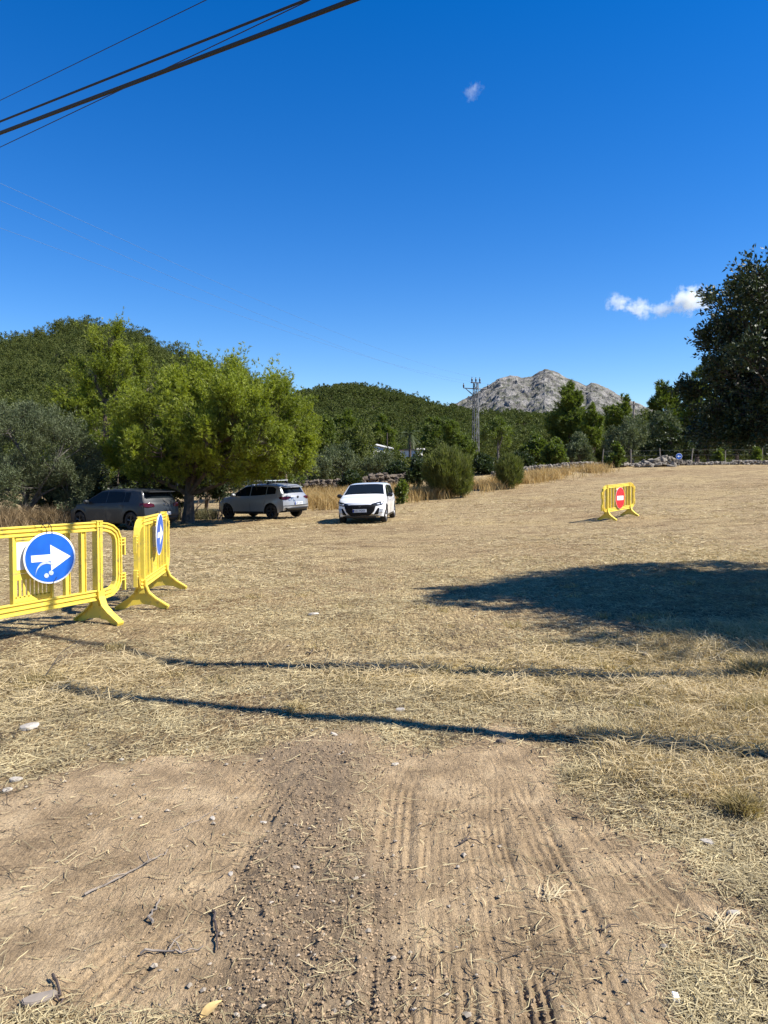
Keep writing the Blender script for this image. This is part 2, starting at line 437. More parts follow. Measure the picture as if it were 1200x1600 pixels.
def ground_mat():
    m, nt, N, L, b = nmat('field_soil_and_stubble')
    geo = N.new('ShaderNodeNewGeometry')
    def nz(scale, det=6, rough=0.6, vec=None, dist=0):
        n = N.new('ShaderNodeTexNoise'); n.inputs['Scale'].default_value = scale; n.inputs['Detail'].default_value = det
        n.inputs['Roughness'].default_value = rough; n.inputs['Distortion'].default_value = dist
        L.new(vec or geo.outputs['Position'], n.inputs['Vector']); return n.outputs['Fac']
    def ramp(fac, stops):
        r = N.new('ShaderNodeValToRGB'); e = r.color_ramp.elements
        e[0].position = stops[0][0]; e[0].color = (*stops[0][1], 1)
        e[1].position = stops[-1][0]; e[1].color = (*stops[-1][1], 1)
        for p, c in stops[1:-1]:
            q = e.new(p); q.color = (*c, 1)
        L.new(fac, r.inputs[0]); return r.outputs[0]
    def mix(f, a, b_, mode='MIX'):
        x = N.new('ShaderNodeMix'); x.data_type = 'RGBA'; x.blend_type = mode
        if isinstance(f, float): x.inputs[0].default_value = f
        else: L.new(f, x.inputs[0])
        for s, v in ((6, a), (7, b_)):
            if isinstance(v, tuple): x.inputs[s].default_value = (*v, 1)
            else: L.new(v, x.inputs[s])
        return x.outputs[2]
    def attr(n):
        a = N.new('ShaderNodeAttribute'); a.attribute_name = n; return a.outputs['Fac']
    def math_(op, a, b_=None, c=None):
        x = N.new('ShaderNodeMath'); x.operation = op
        for k, v in enumerate((a, b_, c)):
            if v is None: continue
            if isinstance(v, (int, float)): x.inputs[k].default_value = v
            else: L.new(v, x.inputs[k])
        return x.outputs[0]
    # bare soil
    soil = ramp(nz(3.0, 10, 0.65), [(0.3, (0.205, 0.145, 0.083)), (0.5, (0.385, 0.277, 0.160)), (0.7, (0.56, 0.42, 0.25))])
    soil = mix(ramp_f := math_('MULTIPLY', attr('clod'), 0.7), soil, (0.20, 0.150, 0.10))
    grain = ramp(nz(90, 6, 0.75), [(0.35, (0.62, 0.60, 0.58)), (0.5, (1, 1, 1)), (0.68, (1.25, 1.22, 1.18))])
    soil = mix(1.0, soil, grain, 'MULTIPLY')
    # stubble: fibres, stretched two ways
    def fibre(rz, sc):
        mp = N.new('ShaderNodeMapping'); mp.inputs['Rotation'].default_value = (0, 0, rz); mp.inputs['Scale'].default_value = (sc, sc * 0.13, sc)
        L.new(geo.outputs['Position'], mp.inputs['Vector'])
        return nz(1.0, 5, 0.7, mp.outputs[0], 0.6)
    f = math_('MAXIMUM', math_('MAXIMUM', fibre(0.4, 55), fibre(1.7, 48)), fibre(2.7, 60))
    straw = ramp(f, [(0.49, (0.140, 0.104, 0.056)), (0.59, (0.36, 0.28, 0.152)), (0.71, (0.70, 0.58, 0.34))])
    big = ramp(nz(0.22, 5, 0.6), [(0.32, (0.86, 0.78, 0.72)), (0.5, (1, 0.97, 0.94)), (0.68, (1.15, 1.12, 1.0))])
    mid = ramp(nz(1.3, 8, 0.7), [(0.34, (0.60, 0.53, 0.49)), (0.5, (1, 0.98, 0.96)), (0.66, (1.18, 1.16, 1.1))])
    straw = mix(1.0, straw, big, 'MULTIPLY'); straw = mix(1.0, straw, mid, 'MULTIPLY')
    spots = ramp(nz(6.0, 6, 0.75), [(0.30, (0.45, 0.42, 0.40)), (0.42, (1, 1, 1)), (1.0, (1, 1, 1))])
    straw = mix(1.0, straw, spots, 'MULTIPLY')
    hay = mix(1.0, straw, (1.02, 1.02, 0.82), 'MULTIPLY')
    straw = mix(attr('swath'), straw, hay)
    edge = math_('ADD', attr('dirt'), math_('MULTIPLY', math_('SUBTRACT', nz(9, 8, 0.7), 0.5), 0.9))
    r = N.new('ShaderNodeMapRange'); r.inputs[1].default_value = 0.35; r.inputs[2].default_value = 0.65; L.new(edge, r.inputs[0])
    col = mix(r.outputs[0], straw, soil)
    L.new(col, b.inputs['Base Color'])
    b.inputs['Roughness'].default_value = 0.95; b.inputs['Specular IOR Level'].default_value = 0.15
    h = math_('ADD', math_('MULTIPLY', nz(70, 6, 0.7), 0.012), math_('MULTIPLY', f, 0.02))
    h = math_('ADD', h, math_('MULTIPLY', nz(7, 8, 0.7), 0.05))
    bp = N.new('ShaderNodeBump'); bp.inputs['Distance'].default_value = 1.0; bp.inputs['Strength'].default_value = 1.0
    L.new(h, bp.inputs['Height']); L.new(bp.outputs[0], b.inputs['Normal'])
    return m
M['ground'] = ground_mat()
g = np_mesh('ground', np.stack([GX, GY, GZ], -1), GF, M['ground'], smooth=True, attrs={'dirt': dm, 'clod': cm, 'swath': sw})
tag(g, kind='structure')

# ------------------------------------------------------------------ hills
def ridge(name, sky_pts, D, F, mat, px0, px1, nu, nt_, back=1.5, z0=-1, power=1.0, rough=0, rsc=60, crag=0, extra=None, dz=0):
    sx = [p[0] for p in sky_pts]; sy = [p[1] for p in sky_pts]
    px = np.linspace(px0, px1, nu)
    py = np.interp(px, sx, sy)
    u = (px - 600) / 1200
    H = CAMZ + (742 - py) / 1200 * D + dz
    t = np.concatenate([np.linspace(0, 1, nt_), 1 + np.linspace(0.03, back - 1, nt_ // 4)])
    T, U = np.meshgrid(t, u, indexing='ij'); HH = np.broadcast_to(H, T.shape)
    Y = F + (D - F) * T; X = U * Y
    prof = np.where(T <= 1, sstep(0, 1, T * 0.5 + 0.0) / 0.5 * 0.999, 0)
    prof = np.clip(T, 0, 1) ** power
    prof = np.where(T > 1, 1 - (T - 1) / (back - 1) * 0.9, prof)
    Z = z0 + (HH - z0) * prof
    env = np.clip(T * 3, 0, 1) * np.clip(1 - (T > 1) * (T - 1) * 1.5, 0.2, 1)
    Z = Z + rough * fbm(X, Y, rsc, 5, 13) * env * np.where(np.abs(T - 1) < 0.06, 0.25, 1)
    if crag:
        c = np.zeros(T.size); xf = X.ravel(); yf = Y.ravel(); zf = Z.ravel()
        for k in range(T.size):
            c[k] = mnoise.ridged_multi_fractal(Vector((xf[k] / crag[1], yf[k] / crag[1], zf[k] / crag[1] * 0.5)), 0.9, 2.1, 7, 1.0, 2.0)
        c = c.reshape(T.shape); Z = Z + (c - c.mean()) * crag[0] * env * np.where(np.abs(T - 1) < 0.05, 0.35, 1)
    n0, n1 = T.shape
    i, j = np.meshgrid(np.arange(n0 - 1), np.arange(n1 - 1), indexing='ij'); i = i.ravel(); j = j.ravel()
    Fc = np.stack([i * n1 + j, i * n1 + j + 1, (i + 1) * n1 + j + 1, (i + 1) * n1 + j], -1)
    o = np_mesh(name, np.stack([X, Y, Z], -1).reshape(-1, 3), Fc, mat, smooth=not crag)
    tag(o, kind='structure')
    def height(x, y):
        T_ = (y - F) / (D - F); px_ = x / y * 1200 + 600
        h = CAMZ + (742 - np.interp(px_, sx, sy)) / 1200 * D + dz
        return z0 + (h - z0) * np.clip(T_, 0, 1) ** power + rough * fbm(x, y, rsc, 5, 13) * np.clip(T_ * 3, 0, 1)
    return o, height

M['hillsoil'] = pmat('hillside_scrub_soil', (0.10, 0.085, 0.045), 0.95, var=0.5, scale=0.12)
def rock_mat():
    m, nt, N, L, b = nmat('grey_limestone_mountain')
    geo = N.new('ShaderNodeNewGeometry')
    n1 = N.new('ShaderNodeTexNoise'); n1.inputs['Scale'].default_value = 0.035; n1.inputs['Detail'].default_value = 12; n1.inputs['Roughness'].default_value = 0.75
    L.new(geo.outputs['Position'], n1.inputs['Vector'])
    r1 = N.new('ShaderNodeValToRGB'); e = r1.color_ramp.elements
    e[0].position = 0.36; e[0].color = (0.070, 0.066, 0.060, 1); e[1].position = 0.64; e[1].color = (0.34, 0.32, 0.29, 1)
    L.new(n1.outputs['Fac'], r1.inputs[0])
    n2 = N.new('ShaderNodeTexNoise'); n2.inputs['Scale'].default_value = 0.05; n2.inputs['Detail'].default_value = 10; n2.inputs['Roughness'].default_value = 0.8
    mp = N.new('ShaderNodeMapping'); mp.inputs['Location'].default_value = (31, 7, 3); L.new(geo.outputs['Position'], mp.inputs['Vector']); L.new(mp.outputs[0], n2.inputs['Vector'])
    r2 = N.new('ShaderNodeMapRange'); r2.inputs[1].default_value = 0.50; r2.inputs[2].default_value = 0.56
    L.new(n2.outputs['Fac'], r2.inputs[0])
    sp = N.new('ShaderNodeSeparateXYZ'); L.new(geo.outputs['Position'], sp.inputs[0])
    hi = N.new('ShaderNodeMapRange'); hi.inputs[1].default_value = 90; hi.inputs[2].default_value = 240; hi.inputs[3].default_value = 1.0; hi.inputs[4].default_value = 0.55
    L.new(sp.outputs['Z'], hi.inputs[0])
    ml = N.new('ShaderNodeMath'); ml.operation = 'MULTIPLY'; L.new(r2.outputs[0], ml.inputs[0]); L.new(hi.outputs[0], ml.inputs[1])
    mx = N.new('ShaderNodeMix'); mx.data_type = 'RGBA'; L.new(ml.outputs[0], mx.inputs[0]); L.new(r1.outputs[0], mx.inputs[6]); mx.inputs[7].default_value = (0.075, 0.085, 0.045, 1)
    L.new(mx.outputs[2], b.inputs['Base Color']); b.inputs['Roughness'].default_value = 1; b.inputs['Specular IOR Level'].default_value = 0.1
    bp = N.new('ShaderNodeBump'); bp.inputs['Distance'].default_value = 14; bp.inputs['Strength'].default_value = 0.9
    L.new(n1.outputs['Fac'], bp.inputs['Height']); L.new(bp.outputs[0], b.inputs['Normal'])
    return m
M['rock'] = rock_mat()
SK_M = [(560, 665), (640, 655), (680, 640), (715, 630), (735, 619), (760, 604), (780, 592), (795, 588), (815, 592), (830, 590), (840, 583), (850, 578), (862, 581), (880, 590), (900, 598), (914, 604), (922, 599), (932, 602), (948, 609), (965, 618), (985, 628), (1010, 638), (1060, 648), (1100, 652), (1250, 660)]
ridge('rocky_mountain', SK_M, 1800, 800, M['rock'], 560, 1250, 460, 150, 1.4, power=1.05, crag=(10, 42), z0=0)
SK_2 = [(250, 660), (350, 640), (430, 624), (480, 613), (515, 605), (560, 606), (600, 613), (650, 625), (700, 638), (760, 648), (850, 650), (960, 654), (1050, 644), (1150, 620), (1300, 600), (1500, 590)]
_, hz2 = ridge('wooded_hill', SK_2, 500, 170, M['hillsoil'], 250, 1500, 160, 60, 1.3, power=1.15, rough=5, rsc=90, z0=0, dz=-6.0)
SK_1 = [(-500, 640), (-300, 600), (-100, 562), (0, 543), (50, 527), (100, 510), (130, 507), (165, 508), (210, 520), (250, 538), (300, 556), (360, 578), (420, 606), (460, 634), (500, 668), (540, 710), (580, 748), (800, 750)]
_, hz1 = ridge('near_wooded_hill', SK_1, 220, 85, M['hillsoil'], -500, 800, 160, 60, 1.4, power=1.1, rough=2.5, rsc=40, z0=-1, dz=-4.2)
# ------------------------------------------------------------------ vegetation
def unit(v):
    return v / np.maximum(np.linalg.norm(v, axis=-1, keepdims=True), 1e-9)
def rand_dirs(rng, n):
    return unit(rng.normal(size=(n, 3)))
def kites(C, D, Lg, W, rng, normal_up=0.0):
    """one 4-point leaf per centre, D the leaf direction, random roll"""
    n = len(C)
    s = unit(np.cross(D, rand_dirs(rng, n) + np.array([0, 0, normal_up])))
    Lg = np.broadcast_to(Lg, n)[:, None]; W = np.broadcast_to(W, n)[:, None]
    a = C; b = C + D * Lg * 0.45 + s * W / 2; c = C + D * Lg; d = C + D * Lg * 0.45 - s * W / 2
    V = np.stack([a, b, c, d], 1).reshape(-1, 3)
    F = np.arange(4 * n).reshape(-1, 4)
    return V, F
def needles(C, D, Lg, W, rng, k=7, spread=0.75):
    """k narrow triangles radiating from each tuft centre round D"""
    n = len(C)
    C = np.repeat(C, k, 0); D = np.repeat(D, k, 0)
    Lr = np.repeat(np.broadcast_to(Lg, n), k) * rng.uniform(0.6, 1.1, n * k)
    D2 = unit(D + rand_dirs(rng, n * k) * spread)
    s = unit(np.cross(D2, rand_dirs(rng, n * k)))
    a = C - s * W / 2; b = C + s * W / 2; c = C + D2 * Lr[:, None]
    V = np.stack([a, b, c], 1).reshape(-1, 3)
    F = np.arange(3 * n * k).reshape(-1, 3)
    return V, F
def crown(rng, blobs, nsub, nleaf, csize, kind='kite', L=0.1, W=0.04, up=0.3, shell=(0.72, 1.04), elong=1.0, k=7, droop=0.0, spread=0.75, cut=0.55, lowcut=None, rad=0.30, per=13, clump=0.30, tip=0.0):
    """blobs (x,y,z,rx,ry,rz) -> clumps on their surface -> sprigs on every clump -> leaves along every sprig.
    returns verts, faces, sprig starts, sprig ends"""
    B = np.array(blobs, float)
    area = (B[:, 3] * B[:, 4] + B[:, 4] * B[:, 5] + B[:, 3] * B[:, 5])
    ncl = np.maximum(5, nsub / per * area / area.sum()).astype(int)
    S = []; O = []
    for bi, b in enumerate(B):
        d = rand_dirs(rng, ncl[bi] * 2); d = d[d[:, 2] > -0.8][:ncl[bi]]
        C = b[:3] + d * b[3:6] * rng.uniform(shell[0], shell[1], len(d))[:, None]
        keep = np.ones(len(C), bool)
        for bj, q in enumerate(B):
            if bj != bi: keep &= (((C - q[:3]) / q[3:6]) ** 2).sum(1) > cut ** 2
        C = C[keep]; d = unit(d / b[3:6] * b[3:6].mean())[keep]
        if not len(C): continue
        rc = b[3:6].mean() * clump * rng.uniform(0.6, 1.4, len(C))
        n = (per * rng.uniform(0.5, 1.5, len(C))).astype(int) + 1
        Cr = np.repeat(C, n, 0); dr = np.repeat(d, n, 0); rr = np.repeat(rc, n)
        e = unit(rand_dirs(rng, len(Cr)) + dr * 0.75)
        P = Cr + e * rr[:, None] * rng.uniform(0.35, 1.0, len(Cr))[:, None] ** 0.6
        S.append(P); O.append(unit(e * 0.9 + dr * 0.6))
    S = np.concatenate(S); O = np.concatenate(O)
    if lowcut is not None:
        m = S[:, 2] > lowcut; S = S[m]; O = O[m]
    ax = unit(O + rand_dirs(rng, len(S)) * 0.35 + np.array([0, 0, up]))
    sz = csize * elong * rng.uniform(0.45, 1.35, len(S)) * (1 + tip * np.clip((S[:, 2] - np.median(S[:, 2])) / (S[:, 2].std() + 1e-6), 0, 2) * (rng.random(len(S)) < .3))
    S0 = S - ax * (sz * 0.45)[:, None]; S1 = S + ax * (sz * 0.55)[:, None]
    n = len(S); t = rng.uniform(0, 1, n * nleaf)
    P0 = np.repeat(S0, nleaf, 0); AX = np.repeat(ax, nleaf, 0); Z = np.repeat(sz, nleaf)
    off = rng.normal(size=P0.shape) * (csize * rad * 0.5 * (1.15 - 0.85 * t))[:, None]
    P = P0 + AX * (t * Z)[:, None] + off
    D = unit(AX * 0.7 + rand_dirs(rng, len(P)) * 0.75 + unit(off + 1e-9) * 0.35 - np.array([0, 0, droop]))
    if kind == 'kite':
        V, F = kites(P, D, L * rng.uniform(0.6, 1.3, len(P)), W * rng.uniform(0.7, 1.2, len(P)), rng)
    else:
        V, F = needles(P, D, L, W, rng, k, spread)
    return V, F, S0, S1
def twigs(S0, S1, w, root, mat, rng):
    """thin crossed strips carrying the sprigs"""
    n = len(S0); D = unit(S1 - S0); A0 = S0 - D * 0.25 * np.linalg.norm(S1 - S0, axis=1, keepdims=True)
    V = []; F = []
    s = unit(np.cross(D, rand_dirs(rng, n))); s2 = np.cross(D, s)
    for q, o in ((s, 0), (s2, 3 * n)):
        V.append(np.stack([A0 - q * w, A0 + q * w, S1], 1).reshape(-1, 3)); F.append(np.arange(3 * n).reshape(-1, 3) + o)
    return np_mesh('twigs', np.concatenate(V), np.concatenate(F), M['wood_dark'], root)
def limbs(mb, rng, base, top, r0, targets, n_main=5, sub=None, nsub=30, wob=0.15):
    base = Vector(base); top = Vector(top)
    H = (top - base).length
    pts = [base - Vector((0, 0, 0.25)), base]; rads = [r0 * 1.35, r0 * 1.15]
    for i in range(1, 6):
        t = i / 5
        p = base.lerp(top, t) + Vector((rng.normal() * wob * 0.3, rng.normal() * wob * 0.3, 0)) * H * 0.15
        pts.append(p); rads.append(r0 * (1 - 0.6 * t))
    mb.tube(pts, rads, 10)
    ends = []
    for tg in targets:
        tg = Vector(tg); k = rng.integers(2, 6); s = pts[k + 1] if k + 1 < len(pts) else pts[-1]
        m = s.lerp(tg, 0.5) + Vector((rng.normal(), rng.normal(), rng.normal() * 0.5)) * (tg - s).length * 0.10
        mb.tube([s, s.lerp(m, .5), m, m.lerp(tg, .6), tg], [r0 * .42, r0 * .34, r0 * .26, r0 * .17, r0 * .10], 6)
        ends.append((m, tg))
    if sub is not None and len(sub) and ends:
        idx = rng.choice(len(sub), min(nsub, len(sub)), replace=False)
        for q in idx:
            q = Vector(sub[q]); e = min(ends, key=lambda e: (e[1] - q).length)
            s = e[0].lerp(e[1], rng.uniform(0.4, 1.0))
            m = s.lerp(q, 0.5) + Vector((0, 0, -0.05 * (q - s).length))
            mb.tube([s, m, q], [r0 * .12, r0 * .08, r0 * .03], 4, cap=False)
def tree(name, label, cat, base, blobs, mats, seed, trunk_r=0.15, trunk_top=None, group=None, crown_args=None, nbranch=30, foliage='crown', trunk='trunk', yaw=0):
    rng = np.random.default_rng(seed)
    root = empty(name, base)
    tag(root, label, cat, group)
    V, F, S, S1 = crown(rng, blobs, **(crown_args or {}))
    np_mesh(foliage, V, F, mats[0], root)
    if base[1] < 45: twigs(S, S1, 0.006, root, mats[1], rng)
    mb = MB()
    tt = trunk_top or (0, 0, min(b[2] for b in blobs))
    limbs(mb, rng, (0, 0, 0), tt, trunk_r, [b[:3] for b in blobs], sub=S, nsub=nbranch)
    mb.build(trunk, mats[1], root, smooth=True)
    return root
def base_at(px, Y):
    x = (px - 600) / 1200 * Y
    return (x, Y, tz(x, Y) - 0.05)
def zpy(py, Y):
    return at(600, py, Y).z

# --- the big pines on the left
def pix_blobs(base, lst, depth_r=None):
    """lst of (px, py, half width px, half height px[, dy, depth radius]) -> blobs relative to base at its depth"""
    out = []
    for q in lst:
        px, py, hw, hh = q[:4]; dy = q[4] if len(q) > 4 else 0
        Y = base[1] + dy; s = Y / 1200
        p = at(px, py, Y)
        rx = hw * s; rz = hh * s; ry = q[5] if len(q) > 5 else max(rx, 1.0) * 0.9
        out.append((p.x - base[0], dy, p.z - base[2], rx, ry, rz))
    return out
b = base_at(293, 31.5)
PINE = dict(nleaf=15, csize=0.62, kind='needle', L=0.17, W=0.026, up=1.0, elong=1.4, k=7, spread=0.6, rad=0.28, per=15, clump=0.34, tip=0.5)
tree('pine_tree', 'broad bright green pine shading the ground between the dark hatchback and the silver car', 'tree', b,
     pix_blobs(b, [(262, 640, 56, 50), (322, 618, 46, 44, 0.5), (372, 622, 40, 42, -0.8), (412, 645, 36, 42, -1.0), (225, 662, 42, 46, 0.5), (446, 668, 32, 42, 0.2), (300, 680, 56, 36, -2.2), (375, 690, 52, 34, -2.6), (430, 705, 40, 26, -1.6), (196, 702, 36, 40, 0.6), (345, 592, 26, 24), (425, 612, 20, 26), (252, 702, 36, 30, -2.4), (466, 692, 20, 26), (330, 655, 40, 36, -2.8), (385, 655, 36, 34, -3.4), (345, 690, 40, 26, -3.6), (405, 685, 34, 26, -3.6), (370, 630, 30, 26, -3.0), (295, 722, 46, 24, -1.4), (400, 724, 46, 22, -1.0), (350, 728, 34, 18, -1.8), (240, 728, 38, 22, -1.2), (452, 716, 30, 24, 0)]),
     (M['pine'], M['bark']), 11, 0.25, (0.15, 0.1, 3.0), crown_args=dict(PINE, nsub=4000), nbranch=160)
b = base_at(165, 40)
tree('pine_tree', 'tall pine with a narrow pointed top behind the broad pine, its crest above the hill', 'tree', b,
     pix_blobs(b, [(170, 528, 18, 28), (150, 572, 32, 32), (196, 575, 34, 34), (136, 620, 38, 34), (200, 628, 40, 36), (165, 675, 60, 46), (240, 606, 28, 28), (130, 730, 50, 38), (200, 740, 50, 36)]),
     (M['pine'], M['bark']), 12, 0.25, (0.1, 0, 6), crown_args=dict(PINE, nsub=1700), nbranch=90)
b = base_at(452, 41)
tree('pine_tree', 'lower pine with a drooping right side, reaching right of the silver car roof', 'tree', b,
     pix_blobs(b, [(455, 655, 30, 34), (425, 680, 34, 38), (470, 700, 22, 26), (410, 640, 26, 28, 0.8)]),
     (M['pine'], M['bark']), 13, 0.14, (-0.3, 0, 2.6), crown_args=dict(PINE, nsub=620), nbranch=40)
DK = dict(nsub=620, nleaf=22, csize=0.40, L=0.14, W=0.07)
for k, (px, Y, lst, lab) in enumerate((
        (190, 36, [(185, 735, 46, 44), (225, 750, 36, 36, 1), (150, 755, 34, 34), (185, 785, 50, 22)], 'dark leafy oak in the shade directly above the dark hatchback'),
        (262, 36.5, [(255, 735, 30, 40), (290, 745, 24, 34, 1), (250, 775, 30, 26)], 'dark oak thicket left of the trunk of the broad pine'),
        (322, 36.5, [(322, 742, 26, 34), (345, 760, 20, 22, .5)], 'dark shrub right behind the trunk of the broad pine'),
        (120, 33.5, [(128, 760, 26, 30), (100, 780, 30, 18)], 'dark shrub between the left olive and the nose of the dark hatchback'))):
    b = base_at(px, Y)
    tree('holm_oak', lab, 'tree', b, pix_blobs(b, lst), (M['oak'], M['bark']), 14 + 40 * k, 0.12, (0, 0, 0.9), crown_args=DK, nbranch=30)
# olive on the far left
b = base_at(40, 31)
OL = dict(nsub=900, nleaf=34, csize=0.42, kind='kite', L=0.115, W=0.028, up=0.6, elong=1.0, rad=.35, per=18, clump=.36)
tree('wild_olive', 'wide grey-green olive tree at the left edge behind the barriers', 'tree', b,
     pix_blobs(b, [(40, 700, 70, 56), (95, 712, 44, 46, -0.4), (-30, 705, 60, 60), (60, 755, 66, 34, -0.8), (110, 750, 34, 32), (0, 765, 60, 26, -0.6), (10, 672, 50, 34), (-60, 740, 50, 45)]),
     (M['olive'], M['bark_grey']), 15, 0.2, (0, 0, 1.4), crown_args=dict(OL, nsub=3000), nbranch=50)

# --- the near tree on the right whose shade lies on the field
b = (8.2, 9.7, tz(8.2, 9.7) - 0.05)
rb = pix_blobs(b, [(1176, 472, 42, 48, 0, 1.0), (1144, 538, 36, 34, .2, .8), (1195, 440, 38, 42, 0, 1.0), (1215, 520, 90, 86, 0, 1.4), (1150, 600, 50, 50, 0, 1.1), (1235, 630, 110, 76, 0, 1.4), (1118, 610, 26, 30, .4, .7), (1180, 560, 60, 60, .8, 1.0), (1190, 640, 70, 50, .8, 1.0), (1142, 650, 40, 38, .3, .9), (1200, 676, 80, 32, 0, 1.2)]) + [(-0.2, 0, 3.6, 2.3, 2.3, 1.7), (-1.3, -0.5, 3.1, 1.6, 1.6, 1.3), (-1.3, 1.1, 2.9, 1.6, 1.5, 1.2), (0.8, 0.8, 2.9, 2.0, 1.8, 1.4), (-0.3, 0, 4.4, 1.5, 1.7, 1.0), (0.9, -1.2, 3.3, 1.8, 1.4, 1.3), (-1.5, -2.5, 3.0, 1.6, 1.2, 1.1), (-.1, -3.0, 3.2, 1.6, 1.3, 1.2), (-.6, -1.9, 3.6, 1.7, 1.2, 1.0), (.3, -2.4, 3.0, 1.8, 1.4, 1.2), (-.2, -.9, 3.2, 1.8, 1.4, 1.2), (-.4, 2.0, 3.3, 1.7, 1.3, 1.1), (-0.6, 0.6, 2.1, 1.6, 1.4, 0.7)]
tree('holm_oak', 'big dark holm oak at the right edge casting the wide shadow on the field', 'tree', b, rb,
     (M['oak'], M['bark_grey']), 21, 0.24, (-0.1, 0, 2.0), crown_args=dict(nsub=20000, nleaf=25, csize=0.27, kind='kite', L=0.056, W=0.027, up=0.25, elong=1.0, rad=.30, per=22, clump=.36, shell=(0.42, 1.0), cut=0.36, lowcut=1.95), nbranch=300)
# ------------------------------------------------------------------ woods on the hills (stuff) and single trees between
def proto(seed, nb, n, L, W, kind, flat=0.8):
    rng = np.random.default_rng(seed)
    bl = [(rng.normal() * .38, rng.normal() * .38, 0.1 + rng.uniform(-.35, .65), rng.uniform(.22, .5), rng.uniform(.22, .5), rng.uniform(.18, .42)) for _ in range(nb)]
    V, F, S, _ = crown(rng, bl, n, 5, 0.16, kind, L, W, up=0.4, k=3, spread=0.9, per=6, clump=.3)
    V[:, 2] *= flat
    return V, F
def wood(name, height, pts, protos, mat, smin, smax, seed, label, lift=0.6, smooth=False):
    rng = np.random.default_rng(seed)
    VV = []; FF = []; off = 0
    for (x, y) in pts:
        V, F = protos[rng.integers(len(protos))]
        s = rng.uniform(smin, smax); a = rng.uniform(0, 2 * PI)
        v = V * np.array([s, s, s * rng.uniform(0.85, 1.35)])
        c, d = math.cos(a), math.sin(a)
        v = np.stack([v[:, 0] * c - v[:, 1] * d + x, v[:, 0] * d + v[:, 1] * c + y, v[:, 2] + height(x, y) + s * lift], -1)
        VV.append(v); FF.append(F + off); off += len(V)
    o = np_mesh(name, np.concatenate(VV), np.concatenate(FF), mat)
    tag(o, label, 'woodland', kind='stuff')
    return o
PR_F = [proto(100 + i, 9, 210, 0.115, 0.07, 'kite') for i in range(8)]
PR_M = [proto(200 + i, 11, 380, 0.095, 0.042, 'kite') for i in range(6)]
rg = np.random.default_rng(5)
pts = []
while len(pts) < 3300:
    t = rg.uniform(0.02, 1.03) ; y = 170 + 330 * t; px = rg.uniform(330, 1250); x = (px - 600) / 1200 * y
    if rg.random() < (y / 500): pts.append((x, y))
wood('hillside_forest', lambda x, y: float(hz2(x, y)), pts, PR_F, M['pine_far'], 2.6, 6.0, 1, 'dense dark pine forest covering the low hill in the middle distance')
pts = []
while len(pts) < 1900:
    t = rg.uniform(0.0, 1.03); y = 85 + 135 * t; px = rg.uniform(-150, 700); x = (px - 600) / 1200 * y
    if rg.random() < (y / 220): pts.append((x, y))
wood('hillside_forest', lambda x, y: float(hz1(x, y)), pts, PR_M, M['pine_far'], 1.6, 4.2, 2, 'pine forest on the steeper hill rising at the left')
pts = [((px - 600) / 1200 * y, y) for px, y in zip(rg.uniform(380, 1280, 330), rg.uniform(95, 190, 330))]
pts = [p for p in pts if not (105 < p[1] < 122 and 540 < p[0] / p[1] * 1200 + 600 < 680) and not (p[1] < 120 and 560 < p[0] / p[1] * 1200 + 600 < 672)]
wood('valley_woodland', lambda x, y: tz(x, y), pts, PR_M, M['pine_far'], 2.4, 4.3, 3, 'mass of trees filling the valley floor before the hill', lift=0.9)

MIDK = dict(
    pine=('pine_mid', 'bark', dict(kind='needle', L=0.34, W=0.075, up=0.8, elong=1.6, k=5, spread=0.7, csize=0.5)),
    oak=('oak', 'bark', dict(kind='kite', L=0.24, W=0.13, csize=0.42)),
    olive=('olive', 'bark_grey', dict(kind='kite', L=0.26, W=0.07, up=0.9, elong=1.4, csize=0.40)),
    bright=('shrub_bright', 'bark', dict(kind='kite', L=0.24, W=0.14, csize=0.4)),
    dark=('shrub_dark', 'bark', dict(kind='kite', L=0.24, W=0.12, csize=0.4)),
)
def mid(name, cat, label, px, top, hw, Y, kind, seed, nb=6, bot=None, dens=1.0, mat=None, stem=None):
    """a tree or shrub whose crown spans px +- hw and rises to pixel row top at distance Y"""
    rng = np.random.default_rng(seed)
    b = base_at(px, Y)
    H = at(px, top, Y).z - b[2]; wv = hw / 1200 * Y
    low = 0.0 if bot is None else max(0.0, at(px, bot, Y).z - b[2])
    bl = []
    for i in range(nb):
        f = (i + 0.5) / nb
        zc = low + (H - low) * (0.30 + 0.52 * f)
        wd = wv * (1.0 - 0.55 * max(0, f - 0.35) / 0.65)
        bl.append((rng.uniform(-1, 1) * wd * 0.5, rng.uniform(-1, 1) * wd * 0.5, zc, wd * rng.uniform(.45, .62), wd * rng.uniform(.45, .62), (H - low) * rng.uniform(.17, .25)))
    bl.append((0, 0, H - (H - low) * 0.16, wv * .3, wv * .3, (H - low) * .16))
    mk, bk, ca = MIDK[kind]
    ca = dict(ca); sc = Y / 70
    ca['L'] *= sc; ca['W'] *= sc; ca['csize'] *= max(0.7, min(1.3, wv / 2.6))
    ca['nsub'] = int(760 * dens); ca['nleaf'] = 11; ca['per'] = 11; ca['csize'] *= 1.1; ca['clump'] = .48; ca['shell'] = (.45, .95)
    return tree(name, label, cat, b, bl, (M[mat or mk], M[bk]), seed, 0.06 + 0.02 * H, (0, 0, max(0.3, low + (H - low) * .35)), crown_args=ca, nbranch=14,
                foliage='crown' if name.endswith('tree') or name in ('holm_oak', 'wild_olive') else 'foliage', trunk='trunk' if H > 3 else 'stem')
